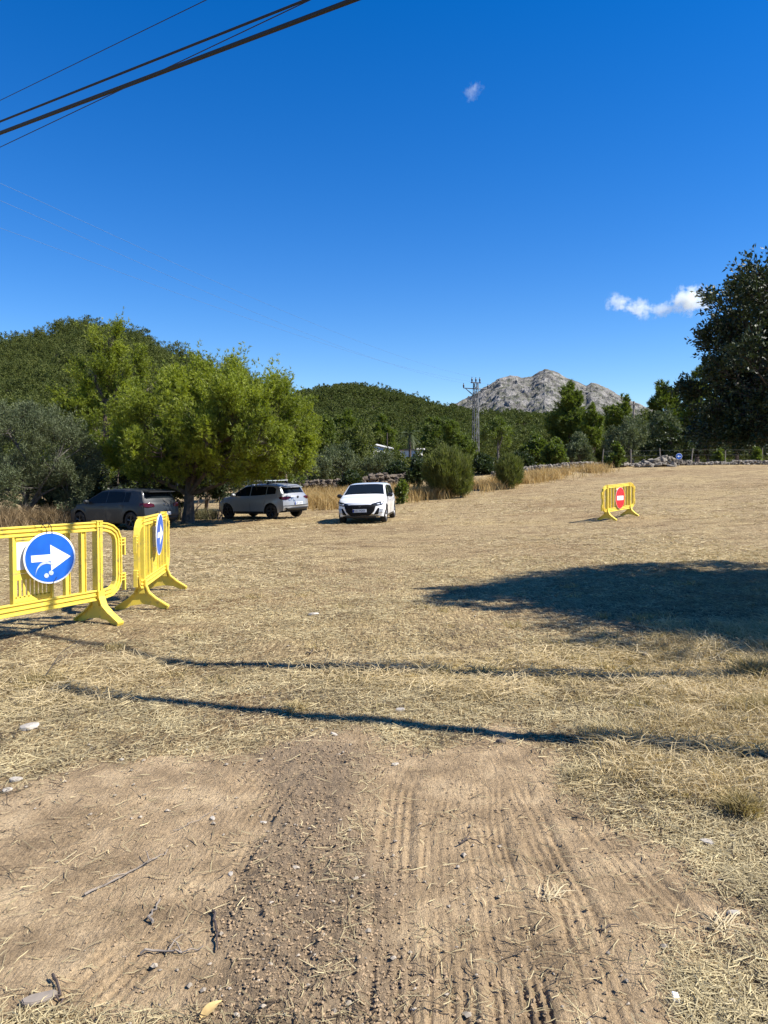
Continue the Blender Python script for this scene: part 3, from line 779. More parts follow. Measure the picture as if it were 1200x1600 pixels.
MIDS = [
    ('pine_tree', 'tree', 'tall dense pine right of the pylon, highest of those before the rocky mountain', 893, 604, 36, 88, 'pine', 301, 8, None, 1.6),
    ('pine_tree', 'tree', 'slimmer pine touching the right side of the tall pine before the rocky mountain', 925, 640, 26, 84, 'pine', 302, 6),
    ('pine_tree', 'tree', 'rounded pine top just left of the thin wooden pole', 968, 613, 26, 96, 'pine', 303, 6),
    ('pine_tree', 'tree', 'two-topped pine right of the thin wooden pole, against the sky', 1040, 584, 30, 84, 'pine', 304, 8, None, 1.3),
    ('pine_tree', 'tree', 'pine half hidden by the big dark oak at the right edge', 1088, 574, 30, 78, 'pine', 305, 7, None, 1.3),
    ('wild_olive', 'tree', 'grey-brown scrubby olive below the thin wooden pole', 985, 652, 44, 72, 'olive', 306, 8, None, 1.6),
    ('wild_olive', 'tree', 'grey-green olive mass between the scrubby olive and the two-topped pine', 1032, 640, 36, 76, 'olive', 307, 7, None, 1.2),
    ('holm_oak', 'tree', 'low leafy oak behind the rubble heap of the stone wall', 1045, 662, 42, 69, 'bright', 308, 7, None, 1.3, 'shrub_dark'),
    ('holm_oak', 'tree', 'dark oak behind the small round sign by the stone wall', 1105, 645, 44, 70, 'oak', 309, 7, None, 1.4),
    ('holm_oak', 'tree', 'dark oak behind the stone wall at the right edge', 1180, 640, 48, 70, 'oak', 310, 7, None, 1.4),
    ('holm_oak', 'tree', 'tall dark oak deep behind the right edge of the field', 1150, 590, 55, 80, 'oak', 330, 7, None, 1.4),
    ('shrub', 'shrub', 'small yellowish bush in front of the stone wall by the first fence post', 962, 697, 17, 60.5, 'bright', 311, 4, None, 0.5),
    ('shrub', 'shrub', 'low bright green bush right of the pylon, lower left of the tall pine', 868, 688, 26, 64, 'bright', 312, 5),
    ('shrub', 'shrub', 'bright green bush with an upright top under the left side of the tall pine', 832, 676, 24, 68, 'bright', 313, 6),
    ('shrub', 'shrub', 'grey-green feathery shrub right under the tall pine', 905, 680, 26, 66, 'olive', 314, 5),
    ('almond_tree', 'tree', 'thin-leaved tree with a visible forked trunk just right of the pylon', 778, 655, 28, 74, 'olive', 315, 6, 700, 0.8, 'shrub_bright'),
    ('pine_tree', 'tree', 'mid green pine just left of the pylon', 706, 655, 30, 92, 'pine', 316, 7),
    ('pine_tree', 'tree', 'pine behind the white flat-roofed hut', 680, 640, 26, 126, 'pine', 317, 6),
    ('pine_tree', 'tree', 'pine left of the palm, above the white house roof', 596, 655, 26, 124, 'pine', 318, 6),
    ('pine_tree', 'tree', 'broad dark pine above the gap between the silver and the white car', 540, 640, 34, 100, 'pine', 319, 7),
    ('pine_tree', 'tree', 'pine just right of the drooping pine above the silver car', 505, 648, 28, 90, 'pine', 320, 7),
    ('wild_olive', 'tree', 'round olive shrub behind the brown stone wall nearest the silver car', 480, 702, 40, 62, 'olive', 321, 6),
    ('wild_olive', 'tree', 'wide pale olive behind the middle of the brown stone wall', 535, 695, 40, 64, 'olive', 322, 6, None, 1.2),
    ('wild_olive', 'tree', 'olive right below the white house', 594, 712, 34, 62, 'olive', 323, 6),
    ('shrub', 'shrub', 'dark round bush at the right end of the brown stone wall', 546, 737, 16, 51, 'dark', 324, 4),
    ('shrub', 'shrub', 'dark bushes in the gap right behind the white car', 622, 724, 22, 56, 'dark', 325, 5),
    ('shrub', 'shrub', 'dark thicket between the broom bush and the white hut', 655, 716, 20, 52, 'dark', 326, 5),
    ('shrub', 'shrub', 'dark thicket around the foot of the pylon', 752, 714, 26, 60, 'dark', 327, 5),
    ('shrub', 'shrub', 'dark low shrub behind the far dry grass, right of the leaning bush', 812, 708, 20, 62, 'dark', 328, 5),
    ('shrub', 'shrub', 'pale leafy shrub with bare twigs right of the silver car roof', 448, 712, 26, 50, 'bright', 329, 5, None, 0.6),
    ('shrub', 'shrub', 'small green weed bush right of the white car in the dry grass', 628, 752, 11, 40, 'bright', 331, 4, None, 0.3),
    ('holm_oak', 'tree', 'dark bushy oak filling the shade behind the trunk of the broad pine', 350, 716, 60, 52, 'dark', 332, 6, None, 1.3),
    ('shrub', 'shrub', 'low leafy shrub at the wall just left of the last fence post but one', 1122, 706, 10, 63, 'bright', 333, 4, None, 0.3),
    ('shrub', 'shrub', 'sapling standing against the dark oak near the right edge of the wall', 1180, 702, 8, 63, 'bright', 334, 3, None, 0.25),
]
for m_ in MIDS:
    name, cat, label, px, top, hw, Y, kind, seed = m_[:9]
    mid(name, cat, label, px, top, hw, Y, kind, seed, *(m_[9:]))

# round broom bushes at the field edge: upright thin stems from one foot
def broom(label, px, bot, top, hw, Y, seed, n=5200, lean=(0, 0), trunk=True):
    rng = np.random.default_rng(seed)
    b = base_at(px, Y); s = Y / 1200
    H = at(px, top, Y).z - b[2]; W_ = hw * s
    root = empty('broom_bush', b); tag(root, label, 'bush')
    cen = np.array([lean[0], lean[1], H * 0.52])
    d = rand_dirs(rng, n); r = rng.uniform(0.25, 1.0, n) ** 0.45
    lump = 1 + 0.16 * np.sin(d[:, 0] * 5 + seed) * np.cos(d[:, 2] * 5 + d[:, 1] * 3) + 0.08 * np.sin(d[:, 0] * 13 + seed * 2)
    P = cen + d * r[:, None] * lump[:, None] * np.array([W_ * 0.95, W_ * 0.95, H * 0.46])
    P = P[P[:, 2] > 0.02]
    D = unit((P - np.array([0, 0, -H * 0.5])) * np.array([1, 1, 1]) + rng.normal(size=P.shape) * 0.35 * H)
    k = 4
    C = np.repeat(P, k, 0) + rng.normal(size=(len(P) * k, 3)) * 0.07
    V, F = kites(C, unit(np.repeat(D, k, 0) + rand_dirs(rng, len(C)) * 0.28), 0.32, 0.030, rng)
    np_mesh('foliage', V, F, M['broom'], root)
    mb = MB()
    for i in range(9):
        e = cen + rand_dirs(rng, 1)[0] * np.array([W_, W_, H * .3]) * .6
        mb.tube([(rng.normal() * .06, rng.normal() * .06, -.1), tuple(e * np.array([.3, .3, .5])), tuple(e)], [.05, .03, .012], 5)
    mb.build('stem', M['bark_grey'], root)
    return root
broom('big round broom-like bush at the field edge right of the white car', 699, 777, 701, 40, 43, 401)
broom('smaller broom bush leaning over a short trunk, right of the big round bush', 788, 768, 712, 21, 47.5, 402, n=1900, lean=(0.3, 0))
broom('low broom tuft at the right foot of the big round bush', 722, 775, 735, 13, 42.6, 403, n=900)

# ------------------------------------------------------------------ dry grass along the edge
def grass(name, label, pts, hmin, hmax, wid, mat, seed, cat='grass', kind='stuff', lean=0.35, parent=None, curve=0.35):
    """upright bent blades at pts (n,2)"""
    rng = np.random.default_rng(seed)
    n = len(pts); x, y = pts[:, 0], pts[:, 1]
    z = ground_z(x, y) - 0.01
    a = rng.uniform(0, 2 * PI, n); h = rng.uniform(hmin, hmax, n)
    D = unit(np.stack([np.cos(a) * lean * rng.uniform(.2, 1.6, n), np.sin(a) * lean * rng.uniform(.2, 1.6, n), np.ones(n)], -1))
    hz = np.stack([D[:, 0], D[:, 1], np.zeros(n)], -1)
    s = unit(np.cross(D, rand_dirs(rng, n))) * (wid * rng.uniform(.6, 1.3, n))[:, None] / 2
    B = np.stack([x, y, z], -1); Mi = B + D * (h * .55)[:, None]; T = B + D * h[:, None] + hz * (h * curve)[:, None] - np.array([0, 0, 1]) * (h * curve * .35)[:, None]
    V = np.stack([B - s, B + s, Mi + s * .8, Mi - s * .8, T], 1).reshape(-1, 3)
    i0 = np.arange(n) * 5
    F4 = np.stack([i0, i0 + 1, i0 + 2, i0 + 3], -1); F3 = np.stack([i0 + 3, i0 + 2, i0 + 4], -1)
    o = np_mesh(name, V, [F4, F3], mat, parent)
    if parent is None: tag(o, label, cat, kind=kind)
    return o
def strip_pts(rng, path, width, n, clump=1.2, thr=0.45, seed=0):
    """random points along a ground path given as (px, Y) with across width in metres"""
    P = [((px - 600) / 1200 * Y, Y) for px, Y in path]
    seg = [math.dist(a, b) for a, b in zip(P[:-1], P[1:])]; tot = sum(seg)
    u = rng.uniform(0, tot, n); out = np.zeros((n, 2)); acc = 0
    for (a, b, l) in zip(P[:-1], P[1:], seg):
        m = (u >= acc) & (u < acc + l); t = (u[m] - acc) / l
        out[m, 0] = a[0] + (b[0] - a[0]) * t; out[m, 1] = a[1] + (b[1] - a[1]) * t; acc += l
    out[:, 1] += rng.normal(size=n) * width * 0.45; out[:, 0] += rng.normal(size=n) * width * 0.3
    k = vn(out[:, 0] / clump, out[:, 1] / clump, seed)
    return out[k > thr * rng.uniform(0.5, 1.3, n)]
rg = np.random.default_rng(77)
grass('dry_grass', 'tall golden dry grass between the silver and the white car', strip_pts(rg, [(478, 42), (520, 40), (545, 40)], 2.2, 15000, 0.9, 0.4, 3), .45, 1.0, 0.020, M['drygrass'], 1)
grass('dry_grass', 'golden dry grass right of the white car up to the big bush', strip_pts(rg, [(600, 43), (640, 42.5), (680, 44)], 2.0, 13000, 0.9, 0.5, 4), .4, 1.0, 0.020, M['drygrass'], 2)
grass('dry_grass', 'fringe of dry grass along the far field edge below the stone wall', strip_pts(rg, [(700, 45.5), (740, 48), (800, 51), (860, 55), (930, 58)], 2.2, 20000, 1.3, 0.5, 5), .35, .95, 0.026, M['drygrass'], 3)
grass('dry_weeds', 'brown dry weeds under the olive tree at the left edge', strip_pts(rg, [(-60, 29.6), (40, 29.6), (105, 31), (150, 33)], 1.6, 17000, 0.8, 0.4, 6), .3, 1.15, 0.014, leafmat('brown_weeds', (0.13, 0.09, 0.045), (0.36, 0.26, 0.14), 0.8, 0.2, 0.8, (1, 1, .8)), 4, lean=.5)
grass('dry_weeds', 'dry weeds below the brown stone wall behind the cars', strip_pts(rg, [(425, 49), (520, 50), (620, 49)], 2.2, 9000, 1.0, 0.5, 7), .4, .9, 0.026, M['drygrass'], 5)
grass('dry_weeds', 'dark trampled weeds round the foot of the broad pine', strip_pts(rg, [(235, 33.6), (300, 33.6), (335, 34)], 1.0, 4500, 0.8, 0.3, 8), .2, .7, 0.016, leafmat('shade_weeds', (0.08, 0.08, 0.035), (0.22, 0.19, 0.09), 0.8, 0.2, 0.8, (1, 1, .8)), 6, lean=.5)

# ------------------------------------------------------------------ dry stone walls
_ico = None
def rock_np(rng, c, s, flat=0.7, sub=1):
    """an irregular angular block: jittered subdivided box, returned as verts, quads"""
    base = np.array([(-1, -1, -1), (1, -1, -1), (1, 1, -1), (-1, 1, -1), (-1, -1, 1), (1, -1, 1), (1, 1, 1), (-1, 1, 1)], float)
    tri = []
    q = [(0, 3, 2, 1), (4, 5, 6, 7), (0, 1, 5, 4), (1, 2, 6, 5), (2, 3, 7, 6), (3, 0, 4, 7)]
    v = base * rng.uniform(0.62, 1.0, base.shape)
    sc = np.array([s * rng.uniform(.8, 1.5), s * rng.uniform(.7, 1.2), s * flat * rng.uniform(.6, 1.1)]) / 2
    vs = [p for p in v]; fs = []
    for f in q:                    # a raised centre on every face keeps blocks from reading as cubes
        m = v[list(f)].mean(0) * rng.uniform(1.15, 1.5); vs.append(m); k = len(vs) - 1
        for a in range(4): fs.append((f[a], f[(a + 1) % 4], k))
    vs = np.array(vs) * sc
    e = Euler((rng.normal() * .25, rng.normal() * .25, rng.uniform(0, 2 * PI))).to_matrix()
    vs = vs @ np.array(e).T + np.array(c)
    return vs, np.array(fs)
def rock_mesh(name, rocks, mat, parent=None):
    V = []; F = []; o = 0
    for v, f in rocks:
        V.append(v); F.append(f + o); o += len(v)
    return np_mesh(name, np.concatenate(V), np.concatenate(F), mat, parent)
def stone_wall(name, label, path, h, thick, s, seed, mat, heap=()):
    rng = np.random.default_rng(seed)
    P = [((px - 600) / 1200 * Y, Y) for px, Y in path]; rocks = []
    for a, b in zip(P[:-1], P[1:]):
        l = math.dist(a, b); n = int(l / (s * .78))
        for i in range(n):
            t = (i + rng.uniform(-.2, .2)) / n; x = a[0] + (b[0] - a[0]) * t; y = a[1] + (b[1] - a[1]) * t
            hh = h * (0.55 + 0.75 * float(vn(x / 2.3, y / 2.3, seed)))
            for (hx, hw, hf) in heap:
                hh *= 1 + hf * math.exp(-((x - hx) / hw) ** 2)
            z = 0; base = tz(x, y) - .03
            while z < hh:
                for q in (-.5, .5):
                    if rng.random() < .92: rocks.append(rock_np(rng, (x + rng.normal() * .06, y + q * thick * (1 - z / hh * .4) + rng.normal() * .05, base + z + s * .3), s * rng.uniform(.7, 1.3)))
                z += s * .52
    o = rock_mesh(name, rocks, mat); tag(o, label, 'wall'); return o
stone_wall('dry_stone_wall', 'tumbled pale dry stone wall with a rubble heap along the far right edge of the field',
           [(770, 58), (830, 61), (900, 61.5), (960, 61.5), (1020, 61.5), (1100, 62), (1215, 62)], 0.30, 0.5, 0.22, 7, M['stone'], heap=((22.3, 1.0, 1.0),))
stone_wall('dry_stone_wall', 'brown dry stone wall behind the dry grass, left of and behind the white car',
           [(428, 53.5), (480, 53), (560, 53), (640, 54)], 0.75, 0.6, 0.34, 8, M['stone_brown'])
rk = np.random.default_rng(90); rr = []
for i in range(46):
    px = rk.normal(1018, 17); Y = rk.uniform(60.2, 61.3); x = (px - 600) / 1200 * Y
    rr.append(rock_np(rk, (x, Y, tz(x, Y) + abs(rk.normal()) * .18), rk.uniform(.25, .6)))
o = rock_mesh('rubble', rr, M['stone']); tag(o, 'fallen pale stones spilled from the wall onto the field edge', 'rubble', kind='stuff')

# ------------------------------------------------------------------ fences
def fence(name, label, path, h, post_r, step, seed, wires=(0.3, 0.6, 0.9), mesh=False, post_mat='wood', screen=None):
    rng = np.random.default_rng(seed)
    P = [Vector(((px - 600) / 1200 * Y, Y, 0)) for px, Y in path]
    root = empty(name, (P[0].x, P[0].y, tz(P[0].x, P[0].y))); tag(root, label, 'fence')
    O = root.location.copy(); tops = []
    pts = []
    for a, b in zip(P[:-1], P[1:]):
        n = max(1, round((b - a).length / step))
        for i in range(n): pts.append(a.lerp(b, i / n))
    pts.append(P[-1])
    for p in pts:
        z = tz(p.x, p.y); q = p - Vector((O.x, O.y, 0)); mb = MB()
        ln = Vector((rng.normal() * .02, rng.normal() * .02, 0)); hh = h * rng.uniform(.93, 1.07)
        mb.tube([(q.x, q.y, z - O.z - .3), (q.x + ln.x, q.y + ln.y, z - O.z + hh * .6), (q.x + ln.x * 2, q.y + ln.y * 2, z - O.z + hh)], [post_r, post_r, post_r * .9], 7)
        mb.build('post', M[post_mat], root, smooth=True); tops.append((q.x, q.y, z - O.z))
    for wz in wires:
        mb = MB(); mb.tube([(a, b, c + wz * h) for a, b, c in tops], 0.006 if not mesh else 0.004, 4); mb.build('wire', M['galv'], root)
    if mesh:
        mb = MB()
        for (a, b) in zip(tops[:-1], tops[1:]):
            a = Vector(a); b = Vector(b); n = int((b - a).length / .22)
            for i in range(n):
                p = a.lerp(b, i / n); mb.box((p.x, p.y, p.z + h * .48), (.005, .005, h * .92))
            for k in range(1, 7):
                m = (a + b) / 2; d = b - a
                mb.box((m.x, m.y, m.z + h * k / 7), (d.length, .004, .004), Matrix.Rotation(math.atan2(d.y, d.x), 3, 'Z'))
        mb.build('wire_mesh', M['galv'], root)
    if screen:
        mb = MB()
        for (a, b) in zip(tops[:-1], tops[1:]):
            a = Vector(a); b = Vector(b); d = b - a; m = (a + b) / 2
            mb.box((m.x, m.y + .04, m.z + h * .5), (d.length, .012, h * .9), Matrix.Rotation(math.atan2(d.y, d.x), 3, 'Z'))
        mb.build('screen', M[screen], root)
    return root
M['shade_net'] = pmat('green_shade_net', (0.045, 0.055, 0.05), 0.9, var=0.35, scale=2)
fence('wire_fence', 'thin wire fence on wooden posts behind the stone wall at the far right', [(940, 62.6), (985, 62.6), (1031, 62.6), (1079, 62.6), (1132, 62.8), (1190, 63)], 1.35, 0.045, 2.6, 3)
fence('mesh_fence', 'wire mesh fence behind the silver car and the broad pine', [(232, 41), (300, 41), (365, 40.5), (430, 40.5)], 1.55, 0.028, 2.2, 4, wires=(.98,), mesh=True, post_mat='galv')
fence('screened_fence', 'long dark screened fence across the far side of the field behind the cars', [(150, 84), (417, 84)], 1.35, 0.05, 4, 5, wires=(.95,), screen='shade_net', post_mat='galv')

# stub posts and a propped pallet like frame by the pine foot
mb = MB(); x, y = (-313 / 1200 * 33.2), 33.2; z = tz(x, y)
p = empty('leaning_branches', (x, y, z)); tag(p, 'dark cut branches propped in a tangle against the foot of the broad pine', 'branches')
rng = np.random.default_rng(8)
for i in range(16):
    a = rng.uniform(-1.2, 1.6); h = rng.uniform(.5, 1.35)
    mb = MB(); x0 = a; x1 = a + rng.normal() * .45
    mb.tube([(x0, rng.normal() * .3, -.03), ((x0 + x1) / 2 + rng.normal() * .05, rng.normal() * .2, h * .5), (x1, rng.normal() * .2, h)], [.035, .025, .012], 6)
    mb.build('branch', M['bark'], p, smooth=True)

# ------------------------------------------------------------------ small sign on the far fence
def disc_sign(root, r, face, arrow=None, bar=False, ring=True, t=0.004, spray=False):
    """round sign in the local XZ plane facing -Y, centre at the root"""
    mb = MB(); mb.lathe([(r, t), (r, -t), (r - .003, -t * 1.3)], 48); mb.build('plate', M['sign_white'], root, smooth=True)
    mb = MB(); mb.lathe([(r * (.94 if ring else .985), -t * 1.2), (r * (.94 if ring else .985), -t * 1.5)], 48); mb.build('face', M[face], root)
    if arrow:
        k = r * arrow[0]; sgn = arrow[1]
        ol = [(-.72, -.13), (.02, -.13), (.02, -.50), (.80, .0), (.02, .50), (.02, .13), (-.72, .13)]
        ol = [(a * k * sgn, b * k) for a, b in ol]
        mb = MB(); mb.prism(ol, -t * 1.6, -t * 2.1); mb.build('arrow', M['sign_white'], root)
    if bar:
        mb = MB(); mb.box((0, -t * 1.9, 0), (r * 1.42, t * .5, r * .40)); mb.build('bar', M['sign_white'], root)
def blue_sign_mat(name, spray=False):
    m, nt, N, L, b = nmat(name)
    tc = N.new('ShaderNodeTexCoord')
    n = N.new('ShaderNodeTexNoise'); n.inputs['Scale'].default_value = 5; n.inputs['Detail'].default_value = 8; L.new(tc.outputs['Object'], n.inputs['Vector'])
    r = N.new('ShaderNodeValToRGB'); e = r.color_ramp.elements
    e[0].position = .35; e[0].color = (0.006, 0.085, 0.42, 1); e[1].position = .7; e[1].color = (0.010, 0.13, 0.58, 1)
    L.new(n.outputs['Fac'], r.inputs[0])
    L.new(r.outputs[0], b.inputs['Base Color']); b.inputs['Roughness'].default_value = 0.3
    return m
M['sign_blue'] = blue_sign_mat('sign_blue')
p = at(1061, 713, 61.0)
rt = empty('round_sign', (p.x, p.y, p.z)); tag(rt, 'small round blue sign with a white arrow beside the rubble heap at the far wall', 'sign')
disc_sign(rt, 0.25, 'sign_blue', arrow=(0.8, -1))
mb = MB(); mb.tube([(0, .03, -(p.z - tz(p.x, p.y)) - .2), (0, .03, .2)], .02, 8); mb.build('post', M['galv'], rt)

# ------------------------------------------------------------------ pylon
def lattice_pylon(px, Y, top_py):
    bx = (px - 600) / 1200 * Y; bz = tz(bx, Y)
    zt = at(px, top_py, Y).z; H = zt - bz
    root = empty('lattice_pylon', (bx, Y, bz), R(17)); tag(root, 'steel lattice electricity pylon with a crossarm standing behind the bushes before the rocky mountain', 'pylon')
    w0, w1 = 0.36, 0.22
    cor = [(-1, -1), (1, -1), (1, 1), (-1, 1)]
    def cp(k, h): ww = w0 + (w1 - w0) * h / H; return Vector((cor[k][0] * ww, cor[k][1] * ww, h))
    for k in range(4):
        mb = MB(); mb.tube([cp(k, -.3), cp(k, H)], .06, 4); mb.build('leg', M['galv' if k in (1, 2) else 'dark_steel'], root)
    mb = MB(); n = 12
    for f in range(4):
        for i in range(n):
            a, b = H * i / n, H * (i + 1) / n; k, j = (f, (f + 1) % 4) if i % 2 else ((f + 1) % 4, f)
            mb.tube([cp(k, a), cp(j, b)], .028, 4)
            if i % 3 == 0: mb.tube([cp(f, a), cp((f + 1) % 4, a)], .025, 4)
    mb.build('bracing', M['dark_steel'], root)
    ha = H - 0.75; xa = 1.62
    mb = MB()
    for s in (-1, 1):
        for yy in (-.16, .16):
            mb.tube([(0, yy, ha), (s * xa, 0, ha + .05)], .05, 5)
            mb.tube([(s * .36, yy, ha - .75), (s * (xa - .25), 0, ha)], .035, 5)
    mb.build('crossarm', M['dark_steel'], root)
    mb = MB(); mb.box((0, 0, H), (1.35, .14, .12)); mb.box((-.55, 0, H + .03), (.12, .2, .1)); mb.box((.55, 0, H + .03), (.12, .2, .1)); mb.build('top_bar', M['dark_steel'], root, bevel=.01)
    att = []
    def ins(x, z, up):
        mb = MB(); s = 1 if up else -1
        mb.lathe([(.03, 0), (.1, .06 * s), (.06, .12 * s), (.12, .2 * s), (.07, .26 * s), (.12, .34 * s), (.06, .42 * s), (.035, .6 * s)], 10, 'Z', (x, 0, z))
        mb.build('insulator', M['insul'], root, smooth=True)
    for x in (-.52, 0, .52): ins(x, H + .06, True)
    ins(-xa, ha + .05, True); ins(xa, ha + .05, True)
    mw = Matrix.Translation(root.location) @ Matrix.Rotation(R(17), 4, 'Z')
    return root, [mw @ Vector((-xa, 0, ha + .65)), mw @ Vector((0, 0, H + .65)), mw @ Vector((xa, 0, ha + .65))]
pyl, att = lattice_pylon(742.5, 95, 598)
def wire_obj(name, label, pts, r, mat, cat='cable', group=None):
    mb = MB(); mb.tube(pts, r, 6); o = mb.build(name, mat, None, smooth=True); tag(o, label, cat, group); return o
for k, (a, py, lab) in enumerate(zip((att[1], att[0], att[2]), (285, 312, 355), ('uppermost of the three faint wires running from the left edge to the lattice pylon', 'middle one of the three faint wires running from the left edge to the lattice pylon', 'lowest of the three faint wires running from the left edge to the lattice pylon'))):
    p1 = at(0, py, 27 + k * 0.6)
    d = (p1 - a); e = a + d * 1.35
    pts = []
    for i in range(41):
        t = i / 40 * 1.35; q = a + d * t; q.z -= 0.9 * (1 - ((t / 1.0) * 2 - 1) ** 2) if t < 1 else 0
        pts.append(q)
    wire_obj('power_line', lab, pts, 0.0065, M['thin_cable'], 'wire', 'wires to the pylon')

# ------------------------------------------------------------------ wooden poles and overhead cables
x, y = (988 - 600) / 1200 * 77, 77; z = tz(x, y)
rt = empty('utility_pole', (x, y, z)); tag(rt, 'thin wooden pole rising from the scrubby olive at right', 'pole')
mb = MB(); zt = at(988, 627, 77).z - z; mb.tube([(0, 0, -.5), (0, 0, zt)], [.14, .10], 10); mb.build('shaft', M['wood'], rt, smooth=True)
mb = MB(); mb.box((0, -.1, zt - .35), (.9, .08, .1)); mb.build('crossbar', M['wood'], rt)
# thin pole by the pines (left of the palm)
x, y = (605 - 600) / 1200 * 112, 112; z = tz(x, y)
rt = empty('utility_pole', (x, y, z)); tag(rt, 'dark thin pole among the trees above the white house', 'pole')
mb = MB(); zt = at(605, 676, 112).z - z; mb.tube([(0, 0, -.5), (0, 0, zt)], [.11, .08], 8); mb.build('shaft', M['wood_dark'], rt, smooth=True)
def near_pole(label, base, top, r0, r1, seed):
    b = Vector(base); b.z = tz(b.x, b.y); rt = empty('utility_pole', b); tag(rt, label, 'pole', 'roadside poles')
    rng = np.random.default_rng(seed); t = Vector(top) - b; pts = []; rs = []
    for i in range(9):
        f = -.06 + 1.06 * i / 8; pts.append(t * f + Vector((rng.normal() * .02, rng.normal() * .035, 0))); rs.append(r0 + (r1 - r0) * f)
    mb = MB(); mb.tube(pts, rs, 14); mb.build('shaft', M['wood_dark'], rt, smooth=True)
    mb = MB(); mb.lathe([(r1 * 1.25, 0), (r1 * 1.25, .05), (.02, .1)], 12, 'Z', tuple(t)); mb.build('cap', M['galv'], rt)
near_pole('upright wooden pole beside the camera whose shadow crosses the field', (4.5, 5.55, 0), (4.5, 5.55, 6.85), .115, .080, 1)
near_pole('leaning wooden pole beside the camera, nearer the track', (4.0, 3.6, 0), (3.52, 4.74, 6.45), .080, .058, 2)
def plane_z(a, b_, x, y):
    n = ray(*a).cross(ray(*b_)); return CAMZ - (n.x * x + n.y * y) / n.z
for a, b_, anc, r, lab, mt, far in (
        ((322, 0), (0, 157), (3.52, 4.74), .0055, 'thinnest overhead cable, uppermost at the top left', 'cable', 13.5),
        ((478, 0), (0, 190), (4.5, 5.55), .0165, 'medium black overhead cable just above the thickest one', 'cable', 12.6),
        ((478, 3), (0, 230), (3.52, 4.74), .0060, 'thin overhead cable crossing under the thickest one', 'cable', 12.0),
        ((552, 0), (0, 208), (4.5, 5.55), .029, 'thickest black overhead cable at the top left', 'cable', 12.4)):
    A = Vector((anc[0], anc[1], plane_z(a, b_, *anc)))
    B = at(b_[0], b_[1], far * .96)
    pts = []
    for i in range(31):
        t = i / 30 * 1.6; q = A + (B - A) * t; pts.append(q)
    wire_obj('overhead_cable', lab, pts, r, M[mt], 'cable')

# ------------------------------------------------------------------ houses and palm
def house(label, px0, px1, py0, py1, Y, shed):
    a = at(px0, py0, Y); b = at(px1, py1, Y); base = tz(b.x, Y)
    cx = (a.x + b.x) / 2; w_ = abs(b.x - a.x)
    root = empty('house', (cx, Y, base), R(28)); tag(root, label, 'house')
    h0 = a.z - base; h1 = at(px1, py0 + shed, Y).z - base
    mb = MB(); mb.prism([(-w_ / 2, 0), (w_ / 2, 0), (w_ / 2, h1), (-w_ / 2, h0)], 0, 5, 'XZ'); mb.build('wall', M['render_white'], root)
    th = .16
    mb = MB(); mb.prism([(-w_ / 2 - .2, h0 + .004), (w_ / 2 + .2, h1 + .004), (w_ / 2 + .2, h1 + th), (-w_ / 2 - .2, h0 + th)], -.25, 5.2, 'XZ'); mb.build('roof', M['tile'], root)
    mb = MB(); mb.prism([(-w_ / 2 - .22, h0 + .02), (w_ / 2 + .22, h1 + .02), (w_ / 2 + .22, h1 + .24), (-w_ / 2 - .22, h0 + .24)], -.30, -.252, 'XZ'); mb.build('verge', M['render_white'], root)
    mb = MB(); mb.box((w_ * .22, -.015, h1 - 1.25), (.7, .03, .9)); f = mb.build('window', M['dark_hole'], root)
    return root
house('white house with a sloping roof half hidden by olives behind the white car', 572, 614, 693, 712, 116, 9)
house('small white flat-roofed hut left of the big round bush', 651, 661, 703, 713, 112, 0)
def palm(px, top, Y, seed):
    rng = np.random.default_rng(seed); b = base_at(px, Y); H = at(px, top, Y).z - b[2]
    root = empty('palm_tree', b); tag(root, 'small palm with drooping fronds right of the white house', 'palm')
    mb = MB(); mb.tube([(0, 0, -.2), (.05, 0, H * .5), (0, 0, H)], [.22, .18, .2], 10); mb.build('trunk', M['bark'], root)
    for i in range(26):
        a = rng.uniform(0, 2 * PI); el = rng.uniform(-.5, 1.2); Lf = rng.uniform(1.6, 2.2); pts = []
        for k in range(7):
            t = k / 6; pts.append(Vector((math.cos(a) * math.cos(el) * Lf * t, math.sin(a) * math.cos(el) * Lf * t, H + math.sin(el) * Lf * t - 1.0 * t * t)))
        mb = MB(); mb.tube(pts, [.03] * 6 + [.008], 4)
        V = []; F = []
        for k in range(24):
            t = .15 + .85 * k / 23; q = t * 6; i0 = min(5, int(q)); p = pts[i0].lerp(pts[i0 + 1], q - i0); dr = (pts[i0 + 1] - pts[i0]).normalized()
            s = dr.cross(Vector((0, 0, 1))).normalized()
            for sg in (-1, 1):
                tip = p + (s * sg * .7 + dr * .5 - Vector((0, 0, .35))) * .5
                mb.add([p - dr * .03, p + dr * .03, tip], [(0, 1, 2)])
        mb.build('frond', M['palm'], root)
palm(640, 681, 108, 9)
